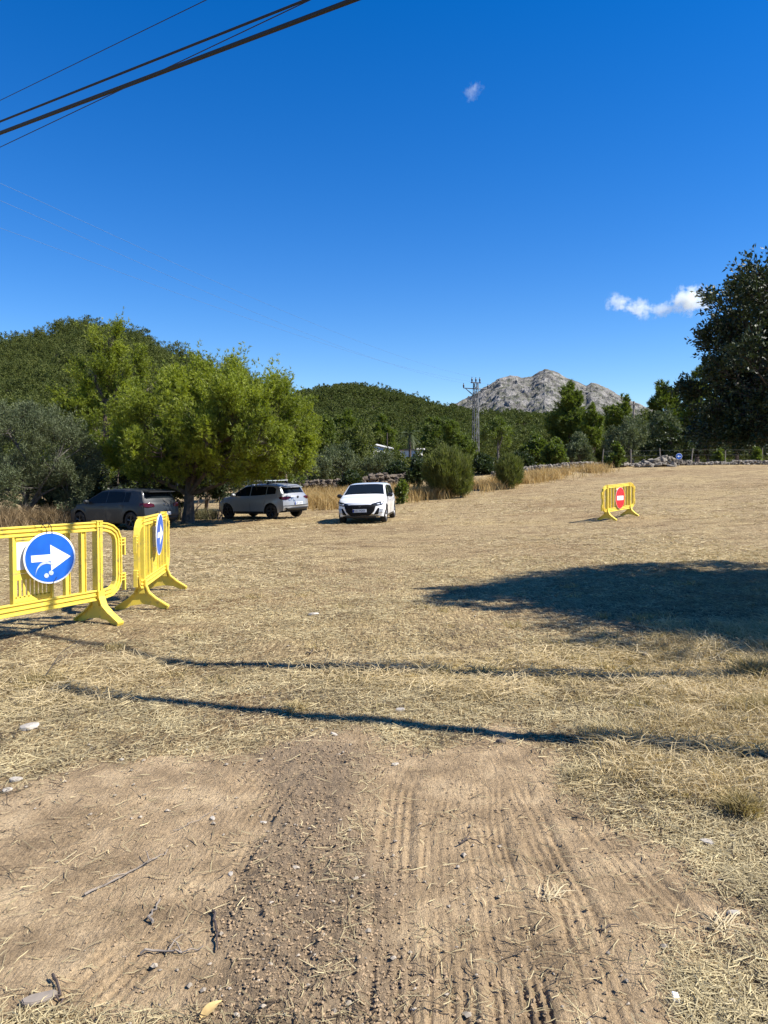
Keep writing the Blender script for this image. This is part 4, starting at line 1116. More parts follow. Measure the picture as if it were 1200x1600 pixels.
# ------------------------------------------------------------------ plastic barriers
M['sticker'] = pmat('white_sticker', (0.74, 0.74, 0.72), 0.5, var=0.05)
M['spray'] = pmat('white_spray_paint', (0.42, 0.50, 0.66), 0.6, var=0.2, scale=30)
def make_barrier():
    root = empty('crowd_barrier')
    Y = M['yellow']; hp = 0.88; he = 1.20; zt = 1.12
    def bar(mb, pts, h, t=.045):
        """flat bar of height h (in the plane of the barrier) and thickness t along 2-D path pts (x, z)"""
        n = len(pts); out = []
        for i, p in enumerate(pts):
            a = Vector(pts[max(0, i - 1)]); b = Vector(pts[min(n - 1, i + 1)]); d = (b - a).normalized(); nn = Vector((-d.y, d.x))
            out.append((Vector(p) + nn * h / 2, Vector(p) - nn * h / 2))
        for (a0, a1), (b0, b1) in zip(out[:-1], out[1:]):
            vs = []
            for q in (a0, a1, b1, b0):
                vs.append((q.x, -t / 2, q.y))
            for q in (a0, a1, b1, b0):
                vs.append((q.x, t / 2, q.y))
            mb.add(vs, [(0, 1, 2, 3), (7, 6, 5, 4), (0, 3, 7, 4), (1, 5, 6, 2), (0, 4, 5, 1), (3, 2, 6, 7)])
    def arc(cx, cz, r, a0, a1, n=7):
        return [(cx + r * math.cos(R(a0 + (a1 - a0) * i / n)), cz + r * math.sin(R(a0 + (a1 - a0) * i / n))) for i in range(n + 1)]
    def outline(o):
        """rail centre lines, offset inwards by o"""
        right = arc(he - .16, zt - .30, .30 - o, 62, 12) + [(he - .02 - o * .6, .75), (he - .03 - o * .6, .55)] + arc(he - .16, .40, .135 - o, 0, -80, 6)
        return right
    # top and bottom rails with a groove between ribs
    for nm, z0, z1 in (('top_rail', 1.02, zt), ('bottom_rail', .255, .37)):
        mb = MB(); h = z1 - z0
        mb.box((0, 0, (z0 + z1) / 2), (2 * hp + .06, .030, h - .012))
        for k in range(3):
            mb.box((0, 0, z0 + .008 + (h - .016) * k / 2), (2 * hp + .10, .058, .018))
        mb.build(nm, Y, root, bevel=.003, seg=1)
    for s in (-1, 1):
        # end loop
        mb = MB()
        path = [(hp, 1.07), (hp + .12, 1.055), (hp + .20, 1.03), (hp + .265, .985), (hp + .295, .92), (hp + .30, .85), (hp + .30, .50), (hp + .29, .43), (hp + .255, .37), (hp + .19, .328), (hp + .10, .315), (hp, .313)]
        bar(mb, [(s * a, b) for a, b in path], .088, .028)
        for o in (-.042, 0, .042):
            pp = []
            for i, p in enumerate(path):
                a = Vector(path[max(0, i - 1)]); b = Vector(path[min(len(path) - 1, i + 1)]); d = (b - a).normalized(); nn = Vector((-d.y, d.x))
                q = Vector(p) + nn * o; pp.append((s * q.x, q.y))
            bar(mb, pp, .015, .056)
        mb.build('end_loop', Y, root)
        for z in ((.90, .50) if s > 0 else (.84, .44)):
            mb = MB()
            for dz in (0, .035, .07):
                mb.box((s * (hp + .37), 0, z + dz), (.09, .05, .014))
            mb.box((s * (hp + .405), 0, z - .02), (.022, .044, .20)); mb.box((s * (hp + .34), 0, z + .035), (.02, .03, .09))
            mb.build('hinge_lug', Y, root, bevel=.002, seg=1)
        # post: an open channel
        mb = MB()
        mb.box((s * hp, 0, .66), (.018, .070, .93)); mb.box((s * hp - .034, 0, .66), (.012, .078, .93)); mb.box((s * hp + .034, 0, .66), (.012, .078, .93))
        mb.box((s * hp, -.030, .66), (.075, .010, .93)); mb.box((s * hp, .030, .66), (.075, .010, .93))
        mb.box((s * hp, 0, 1.07), (.105, .086, .014)); mb.box((s * hp, 0, 1.125), (.09, .084, .012))
        mb.build('post', Y, root, bevel=.002, seg=1)
        # flared foot across the barrier
        ol = [(-.30, 0), (-.315, .03), (-.17, .125), (-.085, .20), (-.046, .30), (-.046, .36), (.046, .36), (.046, .30), (.085, .20), (.17, .125), (.315, .03), (.30, 0), (.22, 0), (.13, .045), (0, .062), (-.13, .045), (-.22, 0)]
        mb = MB(); mb.prism(ol, s * hp - .016, s * hp + .016, 'YZ')
        rim = ol[:12]
        for a, b in zip(rim[:-1], rim[1:]):
            if a[1] > .34 and b[1] > .34: continue
            a = Vector(a); b = Vector(b); d = (b - a).normalized(); nn = Vector((-d.y, d.x)) * .007
            vs = [(x, q.x, q.y) for x in (s * hp - .046, s * hp + .046) for q in (a + nn, a - nn, b - nn, b + nn)]
            mb.add(vs, [(0, 1, 2, 3), (7, 6, 5, 4), (0, 3, 7, 4), (1, 5, 6, 2), (0, 4, 5, 1), (3, 2, 6, 7)])
        mb.build('foot', Y, root)
    for x in (-.66, -.44, .44, .66):
        mb = MB(); mb.box((x, 0, .695), (.060, .016, .67)); mb.box((x - .031, 0, .695), (.008, .046, .67)); mb.box((x + .031, 0, .695), (.008, .046, .67))
        mb.build('slat', Y, root, bevel=.0015, seg=1)
    # centre panel
    mb = MB(); mb.box((0, 0, .84), (.46, .014, .36)); mb.box((0, 0, .405), (.46, .014, .06)); mb.box((0, 0, .625), (.46, .014, .06))
    for i in range(9):
        mb.box((-.20 + .05 * i, 0, .51), (.026, .014, .18))
    for x in (-.235, .235): mb.box((x, 0, .70), (.024, .050, .66))
    mb.box((0, 0, 1.0), (.40, .03, .03))
    p = mb.build('centre_panel', Y, root, bevel=.0015, seg=1)
    for y in (-.010, .010):
        mb = MB(); mb.box((0, y, .83), (.38, .003, .27)); mb.build('sticker', M['sticker'], p, bevel=.001, seg=1)
    return root
BAR = make_barrier()
tag(BAR, 'yellow plastic barrier at the left edge carrying the blue arrow sign facing the camera', 'barrier', 'yellow barriers')
d1 = Vector((-.4, -.917)).normalized()
def put_barrier(o, p0, d, off):
    """p0 = foot of one post, d = direction to the other post"""
    c = Vector(p0) + d * .88
    a = math.atan2(d.y, d.x)
    z = [tz(c.x + s * d.x * .88, c.y + s * d.y * .88) for s in (-1, 1)]
    o.location = (c.x, c.y, sum(z) / 2 + off)
    o.rotation_euler = (0, -math.atan2(z[1] - z[0], 1.76), a)
B2 = copy_tree(BAR); B3 = copy_tree(BAR)
put_barrier(BAR, (-3.15, 8.4), d1, 0.02)
put_barrier(B2, (-2.965, 9.35), Vector((-.128, .992)).normalized(), 0.02)
tag(B2, 'yellow plastic barrier standing end-on beside the first, its blue sign turned away to the right', 'barrier', 'yellow barriers')
put_barrier(B3, (7.10, 24.4), Vector((.65, .76)).normalized(), 0.02)
tag(B3, 'lone yellow plastic barrier out in the field with the red no-entry sign', 'barrier', 'yellow barriers')

# signs tied to the barriers
p = at(71, 871, 7.66); p += Vector((.917, -.398, 0)) * .06
s1 = empty('round_sign', p); s1.rotation_euler = (R(-3), 0, R(46)); tag(s1, 'round blue sign with a white right-pointing arrow and white spray marks, tied on with wire', 'sign')
disc_sign(s1, .258, 'sign_blue', arrow=(1.0, 1))
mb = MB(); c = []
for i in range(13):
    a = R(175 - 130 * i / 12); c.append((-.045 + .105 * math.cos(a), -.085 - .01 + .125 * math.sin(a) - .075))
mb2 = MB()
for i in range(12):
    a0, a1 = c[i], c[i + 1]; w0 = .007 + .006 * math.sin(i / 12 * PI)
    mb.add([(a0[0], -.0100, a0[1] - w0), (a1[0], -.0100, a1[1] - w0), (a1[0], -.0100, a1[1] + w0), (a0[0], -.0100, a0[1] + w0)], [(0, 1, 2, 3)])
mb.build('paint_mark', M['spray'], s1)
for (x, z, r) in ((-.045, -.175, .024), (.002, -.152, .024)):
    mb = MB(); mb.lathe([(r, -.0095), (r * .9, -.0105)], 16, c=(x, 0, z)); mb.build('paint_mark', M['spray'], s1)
mb = MB(); mb.tube([(-.02, -.01, .25), (-.03, .0, .30), (-.045, .03, .335), (-.05, .06, .30)], .004, 5); mb.tube([(.03, -.01, .24), (.025, .0, .31), (.02, .03, .34), (.02, .06, .30)], .004, 5)
mb.tube([(-.05, .03, .335), (-.09, .02, .36), (-.16, .02, .405)], .003, 5); mb.tube([(.02, .03, .34), (-.01, .02, .35), (-.05, .03, .335)], .004, 5)
mb.tube([(.055, -.012, -.20), (.01, -.014, -.262), (-.02, .02, -.275), (-.02, .06, -.24)], .003, 5); mb.tube([(.01, -.014, -.26), (.03, .02, -.27), (.03, .06, -.25)], .003, 5)
mb.build('tie_wire', M['wire'], s1)
p = at(247, 835, 10.15)
s2 = empty('round_sign', (p.x + .02, p.y, p.z)); s2.rotation_euler = (R(2), 0, R(97)); tag(s2, 'round blue arrow sign seen nearly edge-on, hung on the end-on barrier', 'sign')
disc_sign(s2, .275, 'sign_blue', arrow=(1.0, 1))
mb = MB(); mb.tube([(-.02, -.01, .25), (-.02, .02, .31), (-.02, .06, .28)], .004, 5); mb.tube([(.03, -.01, .25), (.03, .02, .31), (.03, .06, .28)], .004, 5); mb.build('tie_wire', M['wire'], s2)
n3 = Vector((.76, -.65, 0)).normalized()
c3 = B3.location.copy(); p3 = c3 + n3 * .062 + Vector((-.69, -.72, 0)) * .05
s3 = empty('round_sign', (p3.x, p3.y, at(966, 778, p3.y).z)); s3.rotation_euler = (0, 0, math.atan2(n3.y, n3.x) + PI / 2); tag(s3, 'round red no-entry sign with a white bar on the lone barrier', 'sign')
disc_sign(s3, .345, 'sign_red', bar=True, ring=False)
mb = MB(); mb.tube([(-.02, -.01, .31), (-.02, .02, .37), (-.02, .06, .33)], .004, 5); mb.build('tie_wire', M['wire'], s3)

# ------------------------------------------------------------------ cars
def paint(name, col, metal=0.0, rough=0.35, coat=0.8):
    m = pmat(name, col, rough, metal=metal, var=0.02, scale=2, coat=coat, spec=0.4, dirt=((0.30, 0.25, 0.19), 0.12, 2, 0.5))
    return m
M['glass'] = pmat('tinted_glass', (0.008, 0.011, 0.013), 0.05, var=0.02, spec=0.12)
M['clear_glass'] = pmat('headlamp_lens', (0.025, 0.028, 0.03), 0.12, var=0.05, spec=0.5)
M['lamp_lit'] = pmat('lamp_reflector', (0.62, 0.64, 0.66), 0.15, metal=0.4, var=0.05)
M['lamp_red'] = pmat('tail_lamp_lens', (0.055, 0.003, 0.005), 0.15, var=0.1, spec=0.4)
M['black_plastic'] = pmat('black_trim', (0.010, 0.010, 0.011), 0.4, var=0.1)
M['grille'] = pmat('grille_black', (0.004, 0.004, 0.005), 0.6, var=0.3, scale=40, spec=0.15)
M['tyre'] = pmat('tyre_rubber', (0.016, 0.015, 0.014), 0.85, var=0.3, scale=10, dirt=((0.16, 0.12, 0.08), 0.5, 8, 0.52))
M['alloy'] = pmat('alloy_rim', (0.34, 0.34, 0.35), 0.3, metal=0.7, var=0.05)
M['alloy_dark'] = pmat('dark_alloy_rim', (0.05, 0.05, 0.052), 0.35, metal=0.6, var=0.05)
M['plate'] = pmat('number_plate', (0.66, 0.68, 0.70), 0.4, var=0.02)
M['plate_blue'] = pmat('plate_blue', (0.01, 0.05, 0.35), 0.4, var=0.02)
M['chrome'] = pmat('chrome_trim', (0.6, 0.6, 0.6), 0.12, metal=1.0, var=0.02)
M['under'] = pmat('underbody', (0.008, 0.008, 0.008), 0.9)
M['seat'] = pmat('light_seat_trim', (0.30, 0.32, 0.30), 0.8)

def smooth_interp(pts, x, k=0.06):
    xs = np.array([p[0] for p in pts]); ys = np.array([p[1] for p in pts])
    o = 0
    for d, wt in ((-1, .2), (-.5, .2), (0, .2), (.5, .2), (1, .2)):
        o = o + wt * np.interp(np.asarray(x) + d * k, xs, ys)
    return o
class Car:
    def __init__(s, P):
        s.P = P; s.Lh = P['L'] / 2; s.hw = P['W'] / 2
    def top(s, x): return smooth_interp(s.P['top'], x, 0.05)
    def Wd(s, x, z):
        g = np.interp(z, [.15, .25, .40, .60, .80, .90, .98, 1.10, 1.25, 1.40, 1.5], [.93, .965, .985, 1.0, .990, .975, .94, .885, .825, .765, .72])
        # the shoulder crease under the glass and scooped door
        g = g + .006 * np.exp(-((np.asarray(z) - .84) / .03) ** 2) - .010 * np.exp(-((np.asarray(z) - .50) / .10) ** 2) * (np.abs(np.asarray(x)) < 1.1)
        w = smooth_interp(s.P['plan'], x, 0.10) * g * s.hw
        for xw in (s.P['xf'], s.P['xr']):   # flared arches
            d = np.hypot(np.asarray(x) - xw, np.asarray(z) - .33)
            w = w + .016 * np.exp(-((d - .40) / .07) ** 2)
        return w
    def shift(s, x, y, z):
        x = np.asarray(x, float); y = np.asarray(y, float); z = np.asarray(z, float)
        f = sstep(s.Lh - .75, s.Lh, x); r = sstep(-s.Lh + .55, -s.Lh, x)
        q = np.abs(y) / s.hw
        zf = s.P['fz']; zr = s.P['rz']
        dx = -f * (s.P['fa'] * q ** 2.6 + np.interp(z, [a[0] for a in zf], [a[1] for a in zf])) \
             + r * (s.P['ra'] * q ** 2.8 + np.interp(z, [a[0] for a in zr], [a[1] for a in zr]))
        return x + dx
    def section(s, x, zb, nc=10, ns=10):
        t = float(s.top(x)); r = min(s.P.get('r', .11), (t - zb) * .5)
        zs = np.linspace(zb, t - r, ns); ys = s.Wd(x, zs)
        wc = ys[-1]; ph = np.linspace(0, PI / 2, nc)[1:]
        e = .62
        y2 = wc * np.cos(ph) ** e; y2[-1] = 0; z2 = (t - r) + r * np.sin(ph) ** e
        return np.concatenate([ys, y2]), np.concatenate([zs, z2])
    def topz(s, x, y):
        x = np.atleast_1d(x); y = np.atleast_1d(y); out = np.zeros(x.shape)
        for i in range(len(x)):
            t = float(s.top(x[i])); r = s.P.get('r', .11); wc = float(s.Wd(x[i], t - r)); n = 2 / .62
            out[i] = (t - r) + r * max(0, 1 - (abs(y[i]) / wc) ** n) ** (1 / n)
        return out
    def body(s, root, mat):
        P = s.P; st = []
        arch = []
        ra = .375; zw = .315
        for xw in (P['xf'], P['xr']):
            arch += [xw - ra - .002, xw + ra + .002] + [xw + ra * math.cos(R(a)) for a in range(8, 180, 12)]
        st = sorted(set(list(np.round(np.linspace(-s.Lh, s.Lh, 58), 4)) + [round(a, 4) for a in arch] + list(np.round(np.linspace(-s.Lh, -s.Lh + .5, 14), 4)) + list(np.round(np.linspace(s.Lh - .3, s.Lh, 7), 4))))
        rows = []
        for x in st:
            zb = P['sill'] + .04 * float(sstep(s.Lh - .5, s.Lh, x)) + .10 * float(sstep(-s.Lh + .5, -s.Lh, x))
            for xw in (P['xf'], P['xr']):
                if abs(x - xw) < ra: zb = max(zb, zw + math.sqrt(ra * ra - (x - xw) ** 2))
            y, z = s.section(x, zb)
            yy = np.concatenate([y, -y[-2::-1]]); zz = np.concatenate([z, z[-2::-1]])
            rows.append(np.stack([s.shift(np.full(len(yy), x), yy, zz), yy, zz], -1))
        rows = np.array(rows); n0, n1 = rows.shape[:2]
        i, j = np.meshgrid(np.arange(n0 - 1), np.arange(n1 - 1), indexing='ij'); i = i.ravel(); j = j.ravel()
        F = np.stack([i * n1 + j, i * n1 + j + 1, (i + 1) * n1 + j + 1, (i + 1) * n1 + j], -1)
        V = rows.reshape(-1, 3); FF = [F]
        # end caps as shrinking rings
        for e, sg in ((0, -1), (n0 - 1, 1)):
            ring = rows[e]; cz = (ring[:, 2].min() + ring[:, 2].max()) / 2; prev = np.arange(n1) + e * n1
            xe = sg * s.Lh
            for k in (0.8, 0.6, 0.4, 0.2, 0.02):
                yy = ring[:, 1] * k; zz = cz + (ring[:, 2] - cz) * k
                vs = np.stack([s.shift(np.full(n1, xe), yy, zz), yy, zz], -1); b = len(V); V = np.concatenate([V, vs]); cur = np.arange(n1) + b
                jj = np.arange(n1); j2 = (jj + 1) % n1
                q = np.stack([prev[jj], prev[j2], cur[j2], cur[jj]], -1)
                FF.append(q); prev = cur
        o = np_mesh('body', V, [np.concatenate(FF)], mat, root, smooth=True)
        bm = bmesh.new(); bm.from_mesh(o.data); bmesh.ops.recalc_face_normals(bm, faces=bm.faces); bm.to_mesh(o.data); bm.free()
        try: o.data.set_sharp_from_angle(angle=R(40))
        except Exception: pass
        # underbody and wheel wells
        mb = MB(); hh = s.hw * .86
        mb.box((0, 0, .42), (P['xf'] - P['xr'] - .78, 2 * hh, .42)); mb.box(((P['xf'] + s.Lh - .12) / 2 + .10, 0, .40), (s.Lh - P['xf'] - .52, 2 * hh * .86, .32)); mb.box(((P['xr'] - s.Lh) / 2 - .14, 0, .46), (s.Lh + P['xr'] - .50, 2 * hh * .86, .34))
        mb.box((0, 0, .62), (P['L'] - 1.1, 1.0, .34))
        mb.build('underbody', M['under'], root)
        return o
    def top_patch(s, name, x0, x1, fy, mat, parent, nx=14, ny=12, off=.006, mat_in=None):
        xs = np.linspace(x0, x1, nx); V = []
        for x in xs:
            t = float(s.top(x)); wc = float(s.Wd(x, t - s.P.get('r', .11)))
            f = fy(x) if callable(fy) else fy
            ys = np.linspace(-1, 1, ny) * wc * f
            zs = s.topz(np.full(ny, x), ys)
            X = s.shift(np.full(ny, x), ys, zs)
            V.append(np.stack([X, ys, zs], -1))
        V = np.array(V)
        # lift along the normal of the profile
        dx = np.gradient(V[:, ny // 2, 0]); dz = np.gradient(V[:, ny // 2, 2]); nrm = np.stack([-dz, dx], -1); nrm *= np.sign(nrm[:, 1:2]); nrm /= np.linalg.norm(nrm, axis=1, keepdims=True)
        V[:, :, 0] += nrm[:, 0:1] * off; V[:, :, 2] += nrm[:, 1:2] * off
        i, j = np.meshgrid(np.arange(nx - 1), np.arange(ny - 1), indexing='ij'); i = i.ravel(); j = j.ravel()
        F = np.stack([i * ny + j, i * ny + j + 1, (i + 1) * ny + j + 1, (i + 1) * ny + j], -1)
        return np_mesh(name, V.reshape(-1, 3), F, mat, parent, smooth=True)
    def side_patch(s, name, xs, lo, up, sd, mat, parent, nz=6, off=.005):
        V = []
        for x, a, b in zip(xs, lo, up):
            z = np.linspace(a, b, nz); y = s.Wd(x, z) + off
            V.append(np.stack([s.shift(np.full(nz, x), y, z), y * sd, z], -1))
        V = np.array(V); nx = len(xs)
        i, j = np.meshgrid(np.arange(nx - 1), np.arange(nz - 1), indexing='ij'); i = i.ravel(); j = j.ravel()
        F = np.stack([i * nz + j, i * nz + j + 1, (i + 1) * nz + j + 1, (i + 1) * nz + j], -1)
        return np_mesh(name, V.reshape(-1, 3), F, mat, parent, smooth=True)
    def end_patch(s, name, end, rows, mat, parent, off=.008, ny=8):
        """rows: (z, y0, y1) on the front (+1) or rear (-1) face"""
        V = []
        for z, a, b in rows:
            y = np.linspace(a, b, ny); X = s.shift(np.full(ny, end * s.Lh), y, np.full(ny, z)) + end * off
            V.append(np.stack([X, y, np.full(ny, z)], -1))
        V = np.array(V); nx = len(rows)
        i, j = np.meshgrid(np.arange(nx - 1), np.arange(ny - 1), indexing='ij'); i = i.ravel(); j = j.ravel()
        F = np.stack([i * ny + j, i * ny + j + 1, (i + 1) * ny + j + 1, (i + 1) * ny + j], -1)
        o = np_mesh(name, V.reshape(-1, 3), F, mat, parent, smooth=True)
        m = o.modifiers.new('thick', 'SOLIDIFY'); m.thickness = .012; m.offset = 0
        return o
def rows_poly(poly, n=8):
    """y-monotone outline [(y,z)...] -> rows for end_patch"""
    zs = [p[1] for p in poly]; out = []
    for k in range(n):
        z = min(zs) + 1e-4 + (max(zs) - min(zs) - 2e-4) * k / (n - 1); c = []
        for (a, b) in zip(poly, poly[1:] + poly[:1]):
            if (a[1] - z) * (b[1] - z) <= 0 and a[1] != b[1]:
                c.append(a[0] + (b[0] - a[0]) * (z - a[1]) / (b[1] - a[1]))
        out.append((z, min(c), max(c)))
    return out
def wheel(root, x, y, sd, rim, steer=0, spokes=5, r=.315):
    e = empty('wheel', (x, y, r), 0, root); e.rotation_euler = (0, 0, steer)
    mb = MB(); w_ = .20
    mb.lathe([(r * .66, -w_ / 2), (r * .90, -w_ / 2), (r * .97, -w_ / 2 + .02), (r, -w_ / 2 + .05), (r, w_ / 2 - .05), (r * .97, w_ / 2 - .02), (r * .90, w_ / 2), (r * .66, w_ / 2)], 36, closed=True)
    mb.build('tyre', M['tyre'], e, smooth=True)
    mb = MB(); o = sd * (w_ / 2 - .015)
    mb.lathe([(r * .66, o), (r * .60, o), (r * .585, o - sd * .05), (r * .66, o - sd * .05)], 32, closed=True)
    mb.lathe([(.045, o + sd * .004), (.05, o - sd * .03)], 12)
    for k in range(spokes):
        a = 2 * PI * k / spokes + .3
        for da in (-.13, .13):
            c0 = Vector((math.cos(a) * .04, o - sd * .012, math.sin(a) * .04)); c1 = Vector((math.cos(a + da) * r * .62, o - sd * .004, math.sin(a + da) * r * .62))
            mb.tube([c0, c1], [.018, .014], 5)
    mb.build('rim', rim, e, smooth=True)
    mb = MB(); mb.lathe([(r * .60, o - sd * .06), (r * .60, o - sd * .075)], 24); mb.build('brake_disc', M['under'], e)
def plate(root, car, end, y, z, text, w_=.50, bright=True):
    x = float(car.shift(np.array([end * car.Lh]), np.array([y]), np.array([z]))[0]) + end * .022
    e = MB(); e.box((0, 0, 0), (.012, w_, .112)); p = e.build('number_plate', M['plate'], root, bevel=.002, seg=1); p.location = (x, y, z)
    mb = MB(); mb.box((end * .0075, -end * .225, 0), (.003, .042, .10)); mb.build('country_strip', M['plate_blue'], p)
    cu = bpy.data.curves.new('lettering', 'FONT'); cu.body = text; cu.size = .098; cu.align_x = 'CENTER'; cu.align_y = 'CENTER'; cu.extrude = .001
    tmp = bpy.data.objects.new('lettering_curve', cu); COL.objects.link(tmp); bpy.context.view_layer.update()
    me = bpy.data.meshes.new_from_object(tmp.evaluated_get(bpy.context.evaluated_depsgraph_get())); bpy.data.objects.remove(tmp)
    me.materials.clear(); me.materials.append(M['black_plastic']); t = bpy.data.objects.new('lettering', me); COL.objects.link(t)
    t.parent = p; t.location = (end * .0085, .02 * end * -1, 0)
    t.rotation_euler = (PI / 2, 0, PI / 2 if end > 0 else -PI / 2)
def handle(car, root, x, z, sd):
    y = float(car.Wd(x, z)) + .012
    mb = MB(); mb.box((x, sd * y, z), (.20, .022, .026)); mb.build('door_handle', car.P['mat'], root, bevel=.008, seg=2)
def mirror(car, root, x, z, sd, mat):
    y = float(car.Wd(x, z))
    mb = MB(); mb.lathe([(.01, -.12), (.05, -.115), (.075, -.06), (.08, 0), (.07, .06), (.03, .09)], 12, 'Y', (0, 0, 0))
    vs = [(a * .9 + (0.02 if a > 0 else 0), b, c) for a, b, c in mb.v]; mb.v = [(x + a, sd * (y + .135 + b * .9), z + .03 + c * .95) for a, b, c in vs]
    mb.tube([(x, sd * (y - .02), z - .02), (x, sd * (y + .09), z)], .02, 6)
    m = mb.build('wing_mirror', mat, root, smooth=True)
def seam(car, root, path, sd, w_=.008):
    """a thin dark panel gap on the side, path of (x, z)"""
    V = []; 
    for x, z in path:
        V.append((x, z))
    mb = MB()
    pts = [(float(car.shift(np.array([x]), np.array([car.Wd(x, z)]), np.array([z]))[0]), sd * (float(car.Wd(x, z)) + .0005), z) for x, z in path]
    mb.tube(pts, w_ * .5, 4); mb.build('panel_gap', M['under'], root)
def build_car(P, label, cat='car'):
    root = empty(P['name']); tag(root, label, cat)
    c = Car(P); P['mat'] = paint(P['name'] + '_paint', *P['paint'])
    c.body(root, P['mat'])
    B = P['belt']
    for sd in (-1, 1):
        for (x0, x1, extra) in P['win']:
            xs = np.linspace(x0, x1, 9); lo = np.array([np.interp(x, [b[0] for b in B], [b[1] for b in B]) for x in xs])
            up = np.minimum(np.interp(xs, [b[0] for b in P['wtop']], [b[1] for b in P['wtop']]), c.top(xs) - .085)
            up = np.maximum(up, lo + .004)
            c.side_patch('side_window', xs, lo, up, sd, M['glass'], root)
        for x, z in P['handles']: handle(c, root, x, z, sd)
        for pth in P['seams']: seam(c, root, pth, sd)
        mirror(c, root, P['mirror'][0], P['mirror'][1], sd, P.get('mirror_mat') or P['mat'])
        # sill trim
        xs = np.linspace(P['xr'] + .40, P['xf'] - .40, 12)
        c.side_patch('sill_trim', xs, np.full(12, P['sill'] + .005), np.full(12, P['sill'] + .075), sd, M['black_plastic'], root, 3)
        for xw in (P['xf'], P['xr']):
            wheel(root, xw, sd * (c.hw - .115), sd, P['rim'], 0)
    w0, w1 = P['screen']; c.top_patch('windscreen', w0, w1, .90, M['glass'], root)
    w0, w1, f = P['rear_glass']; c.top_patch('rear_window', w0, w1, f, M['glass'], root)
    return root, c
# common silhouettes (x, z), front is +x
HATCH_208 = dict(name='white_car', L=4.06, W=1.745, r=.10, sill=.21, xf=1.23, xr=-1.31,
    top=[(-2.03, .78), (-2.0, .90), (-1.95, 1.00), (-1.62, 1.36), (-1.5, 1.40), (-.9, 1.435), (-.2, 1.435), (.20, 1.40), (.98, 1.015), (1.10, .975), (1.75, .865), (1.98, .80), (2.03, .74)],
    plan=[(-2.03, .90), (-1.6, .97), (-1, 1), (1.1, 1), (1.6, .975), (2.03, .90)],
    fa=.34, ra=.20, fz=[(.2, .06), (.35, .0), (.60, .0), (.75, .06), (.9, .16)], rz=[(.3, .05), (.5, 0), (.75, .02), (.95, .06)],
    belt=[(-1.7, 1.02), (-.5, .965), (.95, .93)], wtop=[(-1.55, 1.20), (-1.25, 1.30), (-.3, 1.34), (.2, 1.31), (.95, .96)],
    win=[(-1.45, -.92, 0), (-.90, -.10, 0), (-.05, .86, 0)], screen=(.93, .22), rear_glass=(-1.93, -1.62, .80),
    handles=[(-.88, .83), (.12, .80)], seams=[[(-.07, .30), (-.07, .6), (-.07, .92)], [(.98, .32), (.98, .6), (.93, .90)]], mirror=(.72, .95),
    paint=((0.80, 0.80, 0.79), 0.0, 0.25), rim=None, mirror_mat=None)
HATCH_208['rim'] = M['alloy']; HATCH_208['mirror_mat'] = M['black_plastic']
wc, C = build_car(HATCH_208, 'white hatchback facing the camera with a wide black grille, parked in the open field')
for sd in (-1, 1):
    h = C.end_patch('headlight', 1, rows_poly([(sd * .42, .665), (sd * .60, .635), (sd * .80, .665), (sd * .845, .80), (sd * .70, .785), (sd * .42, .71)]), M['clear_glass'], wc, .010)
    C.end_patch('lamp', 1, rows_poly([(sd * .60, .675), (sd * .70, .675), (sd * .70, .725), (sd * .60, .725)], 4), M['lamp_lit'], h, .022, 4)
    C.end_patch('lamp', 1, rows_poly([(sd * .73, .68), (sd * .80, .69), (sd * .81, .745), (sd * .73, .74)], 4), M['lamp_lit'], h, .022, 4)
    C.end_patch('side_intake', 1, rows_poly([(sd * .50, .33), (sd * .64, .33), (sd * .69, .56), (sd * .65, .57)]), M['grille'], wc, .010)
    for k in range(3):
        y = .70 + k * .050
        C.end_patch('daytime_light', 1, rows_poly([(sd * (y - .045), .36), (sd * (y - .018), .36), (sd * (y + .022), .56), (sd * (y - .008), .56)], 5), M['lamp_lit'], wc, .026, 4)
g = C.end_patch('grille', 1, rows_poly([(-.34, .295), (.34, .295), (.50, .43), (.58, .67), (.30, .685), (-.30, .685), (-.58, .67), (-.50, .43)], 14), M['grille'], wc, .012, 20)
mb = MB()
for k in range(6):
    z = .33 + k * .055; y = .30 + .035 * k
    for q in range(-5, 6):
        yy = q * y / 5.5; x = float(C.shift(np.array([C.Lh]), np.array([yy]), np.array([z]))[0]) + .022
        mb.box((x, yy, z), (.006, .022, .012))
mb.build('grille_studs', M['black_plastic'], g)
mb = MB(); mb.lathe([(.045, .02), (.04, .03)], 6, 'X', (float(C.shift(np.array([C.Lh]), np.array([0.]), np.array([.63]))[0]), 0, .625)); mb.build('emblem', M['alloy_dark'], g)
C.end_patch('lower_lip', 1, rows_poly([(-.55, .215), (.55, .215), (.60, .285), (-.60, .285)], 4), M['black_plastic'], wc, .014, 16)
plate(wc, C, 1, 0, .475, '9052 MXR')
seam_m = MB()
